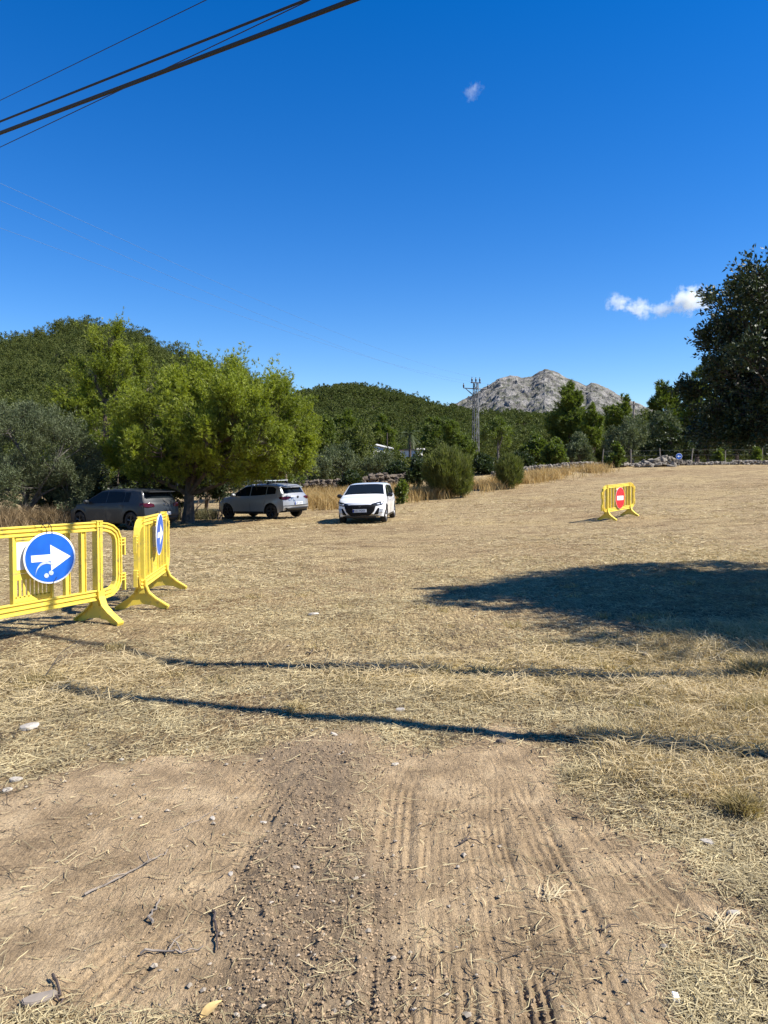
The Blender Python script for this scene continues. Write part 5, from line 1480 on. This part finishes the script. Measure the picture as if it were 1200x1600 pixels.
# wipers, seats and a parking ticket seen through or on the windscreen
mb = MB()
for y0, y1 in ((-.50, .05), (.05, .58)):
    pts = []
    for k in range(6):
        t = k / 5; y = y0 + (y1 - y0) * t; x = .90 - .08 * t; pts.append((x + .01, y, float(C.topz(np.array([x]), np.array([y]))[0]) + .018))
    mb.tube(pts, .007, 5)
mb.build('wiper', M['black_plastic'], wc)
hd = Vector((-math.sin(R(7.5)), -math.cos(R(7.5)), 0))
px_, py_ = -.85, 27.35; cx = px_ - hd.x * 2.03; cy = py_ - hd.y * 2.03
def place_car(o, cx, cy, ang, wb=2.54, tw=1.5, dz=0):
    a = ang; f = Vector((math.cos(a), math.sin(a))); l = Vector((-math.sin(a), math.cos(a)))
    zf = tz(cx + f.x * wb / 2, cy + f.y * wb / 2); zr = tz(cx - f.x * wb / 2, cy - f.y * wb / 2)
    zl = tz(cx + l.x * tw / 2, cy + l.y * tw / 2); zR = tz(cx - l.x * tw / 2, cy - l.y * tw / 2)
    o.location = (cx, cy, (zf + zr) / 2 + dz); o.rotation_euler = (math.atan2(zl - zR, tw), -math.atan2(zf - zr, wb), a)
place_car(wc, cx, cy, math.atan2(hd.y, hd.x))

SIL = dict(HATCH_208, name='silver_car', L=4.20, W=1.76, r=.10, sill=.25, xf=1.27, xr=-1.28,
    top=[(-2.10, .88), (-2.08, 1.00), (-2.02, 1.06), (-1.66, 1.40), (-1.55, 1.44), (-.9, 1.49), (-.1, 1.495), (.30, 1.45), (1.02, 1.06), (1.15, 1.01), (1.75, .92), (2.02, .84), (2.10, .78)],
    plan=[(-2.1, .91), (-1.6, .975), (-1, 1), (1.1, 1), (1.6, .975), (2.1, .88)],
    fa=.36, ra=.20, rz=[(.3, .06), (.5, 0), (.72, .02), (.90, .05), (1.05, .10)],
    belt=[(-1.75, 1.08), (-.5, 1.00), (1.0, .965)], wtop=[(-1.62, 1.20), (-1.35, 1.35), (-.3, 1.395), (.3, 1.37), (1.05, .99)],
    win=[(-1.50, -1.02, 0), (-.98, -.12, 0), (-.07, .93, 0)], screen=(.98, .32), rear_glass=(-2.0, -1.68, .84),
    handles=[(-.86, .90), (.08, .87)], seams=[[(-.10, .34), (-.10, .65), (-.10, .97)], [(1.0, .36), (1.0, .65), (.97, .94)], [(-.92, .62), (-.98, .80), (-1.02, 1.0)], [(-1.98, .66), (-1.98, .82), (-1.93, .95)]], mirror=(.78, 1.0),
    paint=((0.36, 0.365, 0.37), 0.4, 0.35, 0.5), mirror_mat=None)
SIL['rim'] = M['alloy_dark']
sc_, C = build_car(SIL, 'silver hatchback with roof bars and a bright rear, parked beside the broad pine')
for sd in (-1, 1):
    C.end_patch('tail_light', -1, rows_poly([(sd * .40, .88), (sd * .66, .80), (sd * .84, .82), (sd * .86, .93), (sd * .60, .945), (sd * .42, .93)]), M['lamp_red'], sc_, .012)
    xs = np.linspace(-2.08, -1.86, 6); C.side_patch('tail_light', xs, np.linspace(.80, .86, 6), np.linspace(.94, .92, 6), sd, M['lamp_red'], sc_, 4, .010)
    # roof rail, then bars
    pts = [(x, sd * (float(C.Wd(x, 1.36)) - .05), float(C.top(x)) + .015) for x in np.linspace(-1.45, .12, 9)]
    mb = MB(); mb.tube([(pts[0][0] - .04, pts[0][1], pts[0][2] - .04)] + pts + [(pts[-1][0] + .04, pts[-1][1], pts[-1][2] - .05)], .014, 6); mb.build('roof_rail', M['black_plastic'], sc_)
for x in (-.95, -.02):
    mb = MB(); z = float(C.top(x)); mb.box((x, 0, z + .125), (.07, 1.30, .030)); b_ = mb.build('roof_bar', M['lamp_lit'], sc_, bevel=.008)
    mb = MB()
    for sd in (-1, 1): mb.add([(x + a, sd * .56 + b * sd, c_) for a, b, c_ in ((-.05, -.05, z + .108), (.05, -.05, z + .108), (.06, .06, z - .02), (-.06, .06, z - .02), (-.05, .0, z + .108), (.05, .0, z + .108), (.06, .10, z - .03), (-.06, .10, z - .03))], [(0, 1, 2, 3), (7, 6, 5, 4), (0, 3, 7, 4), (1, 5, 6, 2), (0, 4, 5, 1), (3, 2, 6, 7)])
    mb.build('bar_foot', M['black_plastic'], b_)
C.end_patch('lower_bumper', -1, rows_poly([(-.62, .36), (.62, .36), (.74, .47), (-.74, .47)], 4), M['black_plastic'], sc_, .012, 14)
C.end_patch('bumper_trim', -1, rows_poly([(-.80, .55), (.80, .55), (.72, .575), (-.72, .575)], 3), M['black_plastic'], sc_, .008, 14)
mb = MB(); xz = float(C.shift(np.array([-C.Lh]), np.array([0.]), np.array([.90]))[0]); mb.lathe([(.055, -.012), (.05, -.024)], 20, 'X', (xz, 0, .90)); mb.build('emblem', M['black_plastic'], sc_, smooth=True)
mb = MB(); z = float(C.top(-1.72)); mb.prism([(-1.60, z + .035), (-1.86, z - .02), (-1.86, z - .045), (-1.60, z + .0)], -.58, .58, 'XZ'); mb.build('spoiler', SIL['mat'], sc_, bevel=.008)
plate(sc_, C, -1, 0, .64, '2683 LKN')
a = R(146); place_car(sc_, (410 - 600) / 1200 * 33.6, 33.6, a, 2.55)

GRY = dict(SIL, name='grey_car', L=4.26, W=1.79, sill=.22, xf=1.30, xr=-1.33,
    top=[(-2.13, .86), (-2.10, 1.0), (-2.06, 1.06), (-1.78, 1.35), (-1.66, 1.41), (-.9, 1.455), (-.1, 1.455), (.28, 1.41), (1.02, 1.03), (1.18, .97), (1.75, .87), (2.05, .79), (2.13, .72)],
    belt=[(-1.7, 1.0), (-.5, .955), (1.0, .925)], wtop=[(-1.5, 1.20), (-1.28, 1.31), (-.3, 1.35), (.3, 1.33), (1.05, .95)],
    win=[(-1.22, -.98, 0), (-.94, -.12, 0), (-.07, .93, 0)], screen=(.98, .30), rear_glass=(-2.02, -1.80, .84),
    plan=[(-2.13, .92), (-1.6, .975), (-1, 1), (1.1, 1), (1.6, .975), (2.13, .88)],
    handles=[(-.90, .85), (.10, .82)], paint=((0.012, 0.016, 0.020), 0.0, 0.5, 0.12), mirror=(.80, .96))
GRY['rim'] = M['alloy_dark']
gc, C = build_car(GRY, 'dark grey hatchback parked in the pine shade behind the yellow barriers')
for sd in (-1, 1):
    C.end_patch('tail_light', -1, rows_poly([(sd * .46, .80), (sd * .70, .78), (sd * .85, .79), (sd * .86, .93), (sd * .66, .945), (sd * .48, .90)]), M['lamp_red'], gc, .012)
    xs = np.linspace(-2.10, -1.84, 6); C.side_patch('tail_light', xs, np.linspace(.79, .82, 6), np.linspace(.94, .92, 6), sd, M['lamp_red'], gc, 4, .010)
C.end_patch('lower_bumper', -1, rows_poly([(-.62, .33), (.62, .33), (.76, .43), (-.76, .43)], 4), M['black_plastic'], gc, .012, 14)
mb = MB(); z = float(C.top(-1.80)); mb.prism([(-1.66, z + .06), (-2.02, z + .01), (-2.03, z - .02), (-1.68, z + .0)], -.62, .62, 'XZ'); mb.build('spoiler', M['black_plastic'], gc, bevel=.008)
mb = MB(); xz = float(C.shift(np.array([-C.Lh]), np.array([0.]), np.array([.88]))[0]); mb.lathe([(.055, -.012), (.05, -.024)], 20, 'X', (xz, 0, .88)); mb.build('emblem', M['chrome'], gc, smooth=True)
plate(gc, C, -1, 0, .555, '4071 KML')
a = R(151); place_car(gc, (192 - 600) / 1200 * 28.3, 28.3, a, 2.63)
# ------------------------------------------------------------------ litter on the ground
def blades(name, label, x, y, lmin, lmax, w0, wk, mat, seed, lift=0.01, tilt=0.18, pile=None, kind='stuff', cat='straw'):
    """loose dry stalks lying on the ground: bent three-triangle strips"""
    rng = np.random.default_rng(seed); n = len(x)
    z = ground_z(x, y) + rng.uniform(0, lift, n) + (0 if pile is None else pile * rng.uniform(0, 1, n))
    a = rng.uniform(0, 2 * PI, n); ln = lmin + (lmax - lmin) * rng.uniform(0, 1, n) ** 2
    el = rng.normal(size=n) * tilt
    D = np.stack([np.cos(a) * np.cos(el), np.sin(a) * np.cos(el), np.sin(el)], -1)
    C = np.stack([x, y, z + 0.004], -1)
    s = np.stack([-np.sin(a), np.cos(a), rng.normal(size=n) * .5], -1); s = unit(s) * ((w0 + wk * y) * rng.uniform(.6, 1.4, n))[:, None] / 2
    k = rng.normal(size=n) * .22
    bend = np.stack([-np.sin(a), np.cos(a), np.zeros(n)], -1) * (ln * k)[:, None]
    A = C - D * (ln / 2)[:, None]; T = C + D * (ln / 2)[:, None]; Mi = C + bend * .5
    A[:, 2] = np.maximum(A[:, 2], z - .004); T[:, 2] = np.maximum(T[:, 2], z - .004)
    V = np.stack([A - s, A + s, Mi + s, Mi - s, T], 1).reshape(-1, 3)
    i0 = np.arange(n) * 5
    o = np_mesh(name, V, [np.stack([i0, i0 + 1, i0 + 2, i0 + 3], -1), np.stack([i0 + 3, i0 + 2, i0 + 4], -1)], mat)
    tag(o, label, cat, kind=kind); return o
rg = np.random.default_rng(2024)
def cand(n, y0, y1, wide=.60):
    y = np.exp(rg.uniform(math.log(y0), math.log(y1), n)); x = rg.uniform(-wide, wide, n) * y
    return x, y
x, y = cand(330000, 1.9, 15)
pat = fbm(x, y, .9, 4, 61) + .5 * fbm(x, y, 4, 2, 62)
dmk = dirt_mask(x, y); cmk = clod_mask(x, y)
keep = rg.random(len(x)) < np.clip(.62 + 1.1 * pat, .12, 1) * (1 - .975 * dmk) * (1 - .45 * cmk) * np.where((y < 2.7) & (x < 0), .6, 1) * np.where((y < 5) & (x < -1.5), .55, 1)
blades('straw_litter', 'short dry straw scattered thickly over the field', x[keep], y[keep], .03, .14, .0016, .00042, M['straw'], 31)
x, y = cand(60000, 12, 45, .62)
keep = rg.random(len(x)) < np.clip(.5 + 1.3 * fbm(x, y, 3, 4, 64), .1, 1)
blades('straw_litter', 'straw over the far part of the field', x[keep], y[keep], .08, .3, .004, .00045, M['straw_far'], 32, lift=.02)
x, y = cand(120000, 3.4, 9.5)
keep = rg.random(len(x)) < swath_mask(x, y) * np.clip(.75 + fbm(x, y, .7, 3, 65), .1, 1) * (1 - dirt_mask(x, y))
blades('mown_grass', 'pale greenish mown grass lying in windrows across the middle of the field', x[keep], y[keep], .08, .34, .002, .0003, M['hay'], 33, lift=.02, tilt=.3, pile=.035)
# crumbly ground: small dark plant bits and twigs
x, y = cand(52000, 1.9, 8)
keep = rg.random(len(x)) < np.clip(.28 + 1.4 * fbm(x, y, .5, 3, 66) + .5 * ((np.abs(x + .2) > 1.4) & (y < 4.2)), 0, 1) * (1 - .9 * dirt_mask(x, y))
M['dark_litter'] = leafmat('dark_plant_bits', (0.05, 0.035, 0.02), (0.17, 0.12, 0.07), 0.8, 0.1, .5, (1, 1, .8))
blades('plant_litter', 'dark broken stems and leaf bits among the straw', x[keep], y[keep], .02, .13, .003, .0003, M['dark_litter'], 34, lift=.015, tilt=.25)

def bits(name, label, x, y, smin, smax, mat, seed, cat, flat=.75, sink=.25, pw=2.5):
    rng = np.random.default_rng(seed); n = len(x)
    base = np.array([(1, 0, 0), (-1, 0, 0), (0, 1, 0), (0, -1, 0), (0, 0, 1), (0, 0, -1), (.62, .62, .45), (-.62, .62, .4), (-.62, -.62, .45), (.62, -.62, .4)], float)
    # convex-ish 10 point pebble
    F0 = np.array([(4, 0, 6), (4, 6, 2), (4, 2, 7), (4, 7, 1), (4, 1, 8), (4, 8, 3), (4, 3, 9), (4, 9, 0), (5, 6, 0), (5, 2, 6), (5, 7, 2), (5, 1, 7), (5, 8, 1), (5, 3, 8), (5, 9, 3), (5, 0, 9)])
    s = smin + (smax - smin) * rng.uniform(0, 1, n) ** pw
    P = base[None] * rng.uniform(.65, 1.15, (n, 10, 3)) * (s[:, None, None] / 2) * np.stack([rng.uniform(.8, 1.5, n), rng.uniform(.7, 1.1, n), np.full(n, flat)], -1)[:, None, :]
    a = rng.uniform(0, 2 * PI, n)[:, None]; c, d = np.cos(a), np.sin(a)
    X = P[..., 0] * c - P[..., 1] * d; Y_ = P[..., 0] * d + P[..., 1] * c
    z = ground_z(x, y) + s * flat * (.5 - sink)
    V = np.stack([X + x[:, None], Y_ + y[:, None], P[..., 2] + z[:, None]], -1).reshape(-1, 3)
    F = (F0[None] + (np.arange(n) * 10)[:, None, None]).reshape(-1, 3)
    o = np_mesh(name, V, F, mat); tag(o, label, cat, kind='stuff'); return o
M['clod'] = pmat('soil_clod', (0.30, 0.215, 0.13), 0.95, var=0.3, scale=12, spec=.1)
M['pebble'] = pmat('pebble_mix', (0.33, 0.28, 0.215), 0.9, var=0.45, scale=3.5, spec=.2)
x, y = cand(80000, 1.9, 6)
cm_ = clod_mask(x, y); dm_ = dirt_mask(x, y)
keep = rg.random(len(x)) < np.clip(1.0 * cm_ + .09 * dm_ * np.clip(1 + 2 * fbm(x, y, .4, 3, 67), 0, 2), 0, 1)
bits('soil_crumbs', 'crumbs and clods of dry earth between the wheel tracks', x[keep], y[keep], .003, .017, M['clod'], 41, 'soil', pw=3)
x, y = cand(2600, 1.9, 14)
keep = rg.random(len(x)) < np.clip(.5 + 2 * fbm(x, y, 1.0, 3, 68), 0.03, 1)
bits('pebbles', 'small pale pebbles strewn over earth and straw', x[keep], y[keep], .006, .030, M['pebble'], 42, 'pebbles', pw=3)

def stone(label, px, py, s, mat='stone_pale', flat=.6, seed=0, name='stone'):
    p = gnd(px, py); rng = np.random.default_rng(seed + int(px)); 
    bm = bmesh.new(); bmesh.ops.create_icosphere(bm, subdivisions=2, radius=1)
    off = Vector((rng.normal() * 9, rng.normal() * 9, rng.normal() * 9))
    for v in bm.verts:
        d = v.co.normalized(); q = 1 + .30 * mnoise.noise(d * 1.1 + off) + .10 * mnoise.noise(d * 3 + off)
        v.co = Vector((d.x * 1.2 * q, d.y * .85 * q, max(-.6, min(.62, d.z * q)) * flat)) * s / 2
    me = bpy.data.meshes.new(name); bm.to_mesh(me); bm.free(); me.materials.append(M[mat])
    o = bpy.data.objects.new(name, me); COL.objects.link(o)
    o.location = (p.x, p.y, float(ground_z(np.array([p.x]), np.array([p.y]))[0]) + s * flat * .2); o.rotation_euler = (rng.normal() * .12, rng.normal() * .12, rng.uniform(0, 6.28))
    tag(o, label, 'stone')
for a in (
    ('largest pale stone at the left edge below the barrier shadow', 46, 1143, .105), ('flat pale stone at the left edge, upper one of a close pair', 24, 1220, .060),
    ('small pale stone at the left edge, lower one of a close pair', 12, 1237, .050), ('rounded pale stone in the straw between the two long pole shadows', 626, 1113, .060),
    ('squarish brown stone touching the nearer pole shadow', 783, 1160, .055, 'stone_brown', .8), ('pale stone on the right near the green grass tuft', 1105, 1320, .050),
    ('flat pale stone far out in the straw beyond the pole shadows', 490, 961, .13, 'stone_pale', .4), ('white pebble on the bare earth below the nearer pole shadow', 190, 1186, .03),
    ('pale pebble at the upper edge of the bare earth near its middle', 522, 1150, .04), ('small pale stone at the top of the right-hand wheel tracks', 617, 1195, .035),
    ('pale pebble on the smooth earth of the left wheel track', 332, 1278, .028), ('cream stone by the straw clump at the lower right', 1146, 1430, .040),
    ('pale stone in the hay beside the big tree shadow', 1124, 1021, .07), ('pale round stone at the lower edge of the big tree shadow', 1010, 1022, .07),
    ('white pebble among the earth crumbs left of the right-hand tracks', 412, 1283, .03), ('pale pebble low in the earth crumbs', 360, 1363, .025)):
    stone(*a)

def twig(label, pix, r, mat='wood', side=(), name='twig', cat='twig'):
    r *= .7
    pts = [gnd(a, b) for a, b in pix]; rng = np.random.default_rng(int(pix[0][0]) + 3)
    def fine(P):
        out = []
        for a, b in zip(P[:-1], P[1:]):
            for k in range(4):
                q = a.lerp(b, k / 4); out.append(q + Vector((rng.normal(), rng.normal(), 0)) * r * .9)
        out.append(P[-1]); return out
    F = fine(pts); zs = ground_z(np.array([q.x for q in F]), np.array([q.y for q in F]))
    for q, z in zip(F, zs): q.z = float(z) + r * 1.2 + rng.uniform(0, .012)
    mb = MB(); mb.tube(F, [r * (1 - .6 * i / len(F)) for i in range(len(F))], 6)
    for i, dx, dy in side:
        s = F[i]; e = s + Vector((dx, dy, .01)); mb.tube([s, s.lerp(e, .5) + Vector((0, 0, .012)), e], [r * .6, r * .45, r * .2], 5)
    o = mb.build(name, M[mat], None, smooth=True); tag(o, label, cat)
twig('long forked grey twig lying across the left wheel track', [(135, 1398), (175, 1378), (215, 1359), (240, 1345), (262, 1331)], .006, side=((6, -.05, -.08), (9, .06, .03), (11, -.04, .07)))
twig('short upright-lying curved stick at the lower left of the earth crumbs', [(333, 1425), (338, 1452), (340, 1488)], .008, 'wood_dark')
twig('bent stick in the dry litter at the lower left', [(220, 1488), (255, 1486), (285, 1490), (318, 1483)], .006, side=((5, .03, .08), (8, -.05, .06)))
twig('pale bent stick crossing the edge of the left track', [(232, 1445), (240, 1425), (250, 1408)], .008)
twig('dark twig pointing down from the leafy litter at lower left', [(85, 1530), (92, 1555), (95, 1572)], .008, 'wood_dark')
twig('thin straight twig on the smooth upper part of the left track', [(270, 1300), (310, 1283), (347, 1258)], .0025)
twig('dark twig across the treads of the right-hand wheel tracks', [(930, 1452), (945, 1456), (968, 1447)], .005, 'wood_dark')
twig('dark crooked twig on the straw at the top of the right-hand tracks', [(715, 1322), (735, 1313), (757, 1320)], .006, 'wood_dark', side=((3, .03, .05),))
twig('dry stick lying by the hay at the edge of the big tree shadow', [(1128, 1023), (1145, 1017), (1165, 1008)], .012)
twig('small curved reddish stem in the straw beyond the farther pole shadow', [(478, 1018), (486, 1020), (490, 1012)], .008, 'wood_dark')
p = gnd(62, 1562); mb = MB()
mb.prism([(-.05, -.012), (-.03, -.022), (.035, -.02), (.055, -.004), (.045, .016), (-.02, .02), (-.052, .010)], 0, .012, 'XY')
o = mb.build('bark_fragment', M['wood'], None, bevel=.003); o.location = (p.x, p.y, float(ground_z(np.array([p.x]), np.array([p.y]))[0]) + .004); o.rotation_euler = (.08, .1, .6); tag(o, 'flat grey piece of bark at the bottom left corner', 'bark')
M['leaf_dry'] = pmat('dry_leaf', (0.50, 0.34, 0.13), 0.7, var=.2, scale=40)
p = gnd(330, 1585); mb = MB(); L_ = []
for k in range(9):
    t = k / 8; wv = .016 * math.sin(PI * t ** .8); L_.append((t * .09 - .045, wv, .006 + .014 * math.sin(t * 3)))
vs = [(a, -b_, c + .004) for a, b_, c in L_] + [(a, 0, c) for a, b_, c in L_] + [(a, b_, c + .004) for a, b_, c in L_]
mb.add(vs, [(i, i + 1, i + 10, i + 9) for i in range(8)] + [(i + 9, i + 10, i + 19, i + 18) for i in range(8)])
o = mb.build('dry_leaf', M['leaf_dry'], None, smooth=True); o.location = (p.x, p.y, float(ground_z(np.array([p.x]), np.array([p.y]))[0])); o.rotation_euler = (0.1, -.15, .9); tag(o, 'curled golden dry leaf at the bottom edge', 'leaf')
p = gnd(1056, 1563); mb = MB(); mb.prism([(-.010, -.018), (.011, -.016), (.009, .016), (-.011, .018)], 0, .006, 'XY'); o = mb.build('paper_scrap', M['sign_white'], None, bevel=.002); o.location = (p.x, p.y, float(ground_z(np.array([p.x]), np.array([p.y]))[0]) + .006); o.rotation_euler = (.3, .1, -.2); tag(o, 'tiny white scrap lying on the straw at the lower right', 'litter')

# grass tufts: the ones that stand out
def tuft(label, px, py, r, n, h, mat='tuft', seed=1, lean=.5, stalks=0):
    p = gnd(px, py); rng = np.random.default_rng(seed + int(px))
    root = empty('grass_tuft', (p.x, p.y, 0)); tag(root, label, 'grass tuft')
    q = np.stack([p.x + rng.normal(size=n) * r * .45, p.y + rng.normal(size=n) * r * .45], -1)
    o = grass('blades', None, q, h * .35, h, .0035 + .0003 * p.y, M[mat], seed + int(px), parent=root, lean=lean, curve=.5)
    o.data.transform(Matrix.Translation((-p.x, -p.y, 0)))
    if stalks:
        mb = MB(); z = float(ground_z(np.array([p.x]), np.array([p.y]))[0])
        for i in range(stalks):
            a = rng.uniform(-.6, 1.2); l = rng.uniform(.25, .5)
            mb.tube([(0, 0, z), (math.cos(a) * l * .35, .02, z + l * .5), (math.cos(a) * l * .9, .05 * rng.normal(), z + l * .85)], [.0025, .002, .001], 4)
        mb.build('stalk', M['wood'], root)
tuft('green and straw coloured grass tuft low on the right edge above the bark litter', 1158, 1272, .09, 900, .15)
tuft('low tuft with long bare stalks at the left, below the first barrier', 62, 1066, .17, 700, .14, 'tuft', 3, 1.0, 7)
tuft('small grass tuft standing right behind the farther pole shadow at left', 180, 1018, .10, 350, .11)
tuft('spiky little tuft at the edge of the bare earth on the nearer pole shadow', 462, 1108, .09, 160, .12, 'tuft', 5, .9)
tuft('thin tuft in the middle of the farther pole shadow', 688, 1052, .10, 260, .12)
tuft('reddish dry tuft on the right end of the nearer pole shadow', 948, 1150, .16, 900, .15, 'straw')
tuft('dry tuft just below the right end of the nearer pole shadow', 900, 1215, .07, 160, .10, 'straw')
tuft('tall grass tuft at the right edge beside the big tree shadow', 1190, 1062, .20, 1100, .26)
tuft('grass tuft at the right edge level with the farther pole shadow', 1185, 1115, .16, 900, .18)
# bleached straw clump on the right-hand tracks
for (px, py, n, s, lab) in ((856, 1405, 34, .10, 'bleached straw clump fanned out over the right-hand wheel tracks'), (1130, 1455, 40, .10, 'bleached leafy straw clump near the lower right corner'), (985, 1050, 0, 0, '')):
    if not n: continue
    p = gnd(px, py); rng = np.random.default_rng(px)
    mb = MB(); z = float(ground_z(np.array([p.x]), np.array([p.y]))[0])
    for i in range(n):
        a = rng.normal() * 1.3 + 1.2; l = rng.uniform(.3, 1.5) * s; w_ = rng.uniform(.0010, .0026)
        d = Vector((math.cos(a), math.sin(a), rng.uniform(0, .16))); c0 = Vector((rng.normal() * .02, rng.normal() * .015, .004)); sd = Vector((-d.y, d.x, .3)).normalized() * w_
        m_ = c0 + d * l * .5 + Vector((0, 0, .01)); e_ = c0 + d * l
        mb.add([c0 - sd, c0 + sd, m_ + sd, m_ - sd, e_], [(0, 1, 2, 3), (3, 2, 4)])
    o = mb.build('straw_clump', leafmat('bleached_straw' + str(px), (.42, .33, .19), (.66, .55, .34), .7, .2, 1, (1, 1, .8)), None); o.location = (p.x, p.y, z + .002); tag(o, lab, 'straw')
# many low tufts nobody would count
rng = np.random.default_rng(5); Q = []
for i in range(250):
    if i < 210: cx_ = rng.uniform(1.3, 4.3); cy_ = rng.uniform(3.6, 7.6)
    else: cy_ = rng.uniform(5, 11); cx_ = rng.uniform(-.55, .5) * cy_
    if cx_ < 2.0 and i < 210 and rng.random() < .45: continue
    k = rng.integers(10, 80); Q.append(np.stack([cx_ + rng.normal(size=k) * .07, cy_ + rng.normal(size=k) * .05], -1))
grass('stubble_tufts', 'low standing tufts of half dry grass, thickest on the right', np.concatenate(Q), .03, .14, .006, M['tuft'], 55, lean=.8)

Q = []
for i in range(190):
    cy_ = rng.uniform(3.7, 8.2); cx_ = cy_ * rng.uniform(.36, .60) - .25 * (cy_ < 4.6); k = rng.integers(30, 120)
    Q.append(np.stack([cx_ + rng.normal(size=k) * .10, cy_ + rng.normal(size=k) * .08], -1))
grass('dry_grass', 'fringe of pale dry grass down the right edge of the near ground', np.concatenate(Q), .05, .20, .0055, M['hay'], 56, lean=1.1, curve=.6)

# ------------------------------------------------------------------ clouds
def cloud(label, blobs, D, dens, seed, scale, thr=.5, det=.6):
    """small cumulus wisps far away: noise-filled volume inside joined ellipsoids; blobs (px, py, half w px, half h px)"""
    c = at(sum(b[0] for b in blobs) / len(blobs), sum(b[1] for b in blobs) / len(blobs), D)
    bm = bmesh.new()
    x0 = min(b[0] - b[2] for b in blobs); x1 = max(b[0] + b[2] for b in blobs); y0 = min(b[1] - b[3] for b in blobs); y1 = max(b[1] + b[3] for b in blobs)
    a = at(x0, y1, D); b_ = at(x1, y0, D)
    m, nt, N, L, bs = nmat('cloud_' + str(seed)); N.remove(bs)
    me = bpy.data.meshes.new('cloud'); o = bpy.data.objects.new('cloud', me); COL.objects.link(o); o.location = c
    th = (b_.z - a.z) * .45
    mb = MB(); mb.box(((a.x + b_.x) / 2 - c.x, 0, (a.z + b_.z) / 2 - c.z), (b_.x - a.x, th * 2, b_.z - a.z)); me.from_pydata(mb.v, [], mb.f)
    tc = N.new('ShaderNodeTexCoord'); best = None
    wn = N.new('ShaderNodeTexNoise'); wn.inputs['Scale'].default_value = scale; wn.inputs['Detail'].default_value = 5; wn.inputs['Roughness'].default_value = det
    L.new(tc.outputs['Object'], wn.inputs['Vector'])
    for q in blobs:
        p = at(q[0], q[1], D) - c; rx = q[2] / 1200 * D; rz = q[3] / 1200 * D
        mp = N.new('ShaderNodeMapping'); mp.vector_type = 'TEXTURE'; mp.inputs['Location'].default_value = p; mp.inputs['Scale'].default_value = (rx, th, rz)
        mp.inputs['Rotation'].default_value = (0, R(q[4]) if len(q) > 4 else 0, 0)
        L.new(tc.outputs['Object'], mp.inputs['Vector'])
        ln = N.new('ShaderNodeVectorMath'); ln.operation = 'LENGTH'; L.new(mp.outputs[0], ln.inputs[0])
        mr = N.new('ShaderNodeMapRange'); mr.inputs[1].default_value = 1.0; mr.inputs[2].default_value = 0.0; mr.inputs[3].default_value = 0; mr.inputs[4].default_value = q[5] if len(q) > 5 else 1
        L.new(ln.outputs['Value'], mr.inputs[0])
        if best is None: best = mr.outputs[0]
        else:
            mx = N.new('ShaderNodeMath'); mx.operation = 'MAXIMUM'; L.new(best, mx.inputs[0]); L.new(mr.outputs[0], mx.inputs[1]); best = mx.outputs[0]
    ad = N.new('ShaderNodeMath'); ad.operation = 'MULTIPLY_ADD'; ad.inputs[1].default_value = 1.0; L.new(best, ad.inputs[0])
    sb = N.new('ShaderNodeMath'); sb.operation = 'MULTIPLY_ADD'; sb.inputs[1].default_value = 3.0; sb.inputs[2].default_value = -1.5 - thr; L.new(wn.outputs['Fac'], sb.inputs[0]); L.new(sb.outputs[0], ad.inputs[2])
    mr = N.new('ShaderNodeMapRange'); mr.inputs[1].default_value = 0; mr.inputs[2].default_value = .7; mr.inputs[4].default_value = dens
    L.new(ad.outputs[0], mr.inputs[0])
    gate = N.new('ShaderNodeMath'); gate.operation = 'MULTIPLY'; sg = N.new('ShaderNodeMath'); sg.operation = 'MINIMUM'; sg.inputs[1].default_value = 1
    g2 = N.new('ShaderNodeMath'); g2.operation = 'MULTIPLY'; g2.inputs[1].default_value = 6; L.new(best, g2.inputs[0]); L.new(g2.outputs[0], sg.inputs[0])
    L.new(mr.outputs[0], gate.inputs[0]); L.new(sg.outputs[0], gate.inputs[1])
    v = N.new('ShaderNodeVolumePrincipled'); v.inputs['Color'].default_value = (.97, 1, .98, 1); v.inputs['Anisotropy'].default_value = 0.0
    L.new(gate.outputs[0], v.inputs['Density']); L.new(v.outputs[0], N['Material Output'].inputs['Volume'])
    m.cycles.volume_step_rate = 0.25
    me.materials.append(m); tag(o, label, 'cloud'); return o
cloud('small bright white cloud low in the sky left of the big dark oak', [(965, 473, 30, 17, 12), (1000, 482, 42, 20, 8), (1040, 483, 36, 15), (1078, 468, 40, 30, 0, 1.5), (1095, 470, 26, 22, 0, 1.1)], 3000, .032, 1, 1 / 34, .45, .72)
cloud('tiny faint wisp of cloud high in the sky', [(738, 142, 22, 18, -30), (742, 136, 10, 10, 0)], 3000, .009, 2, 1 / 26, .40, .72)
scene.cycles.volume_bounces = 4; scene.cycles.volume_max_steps = 256
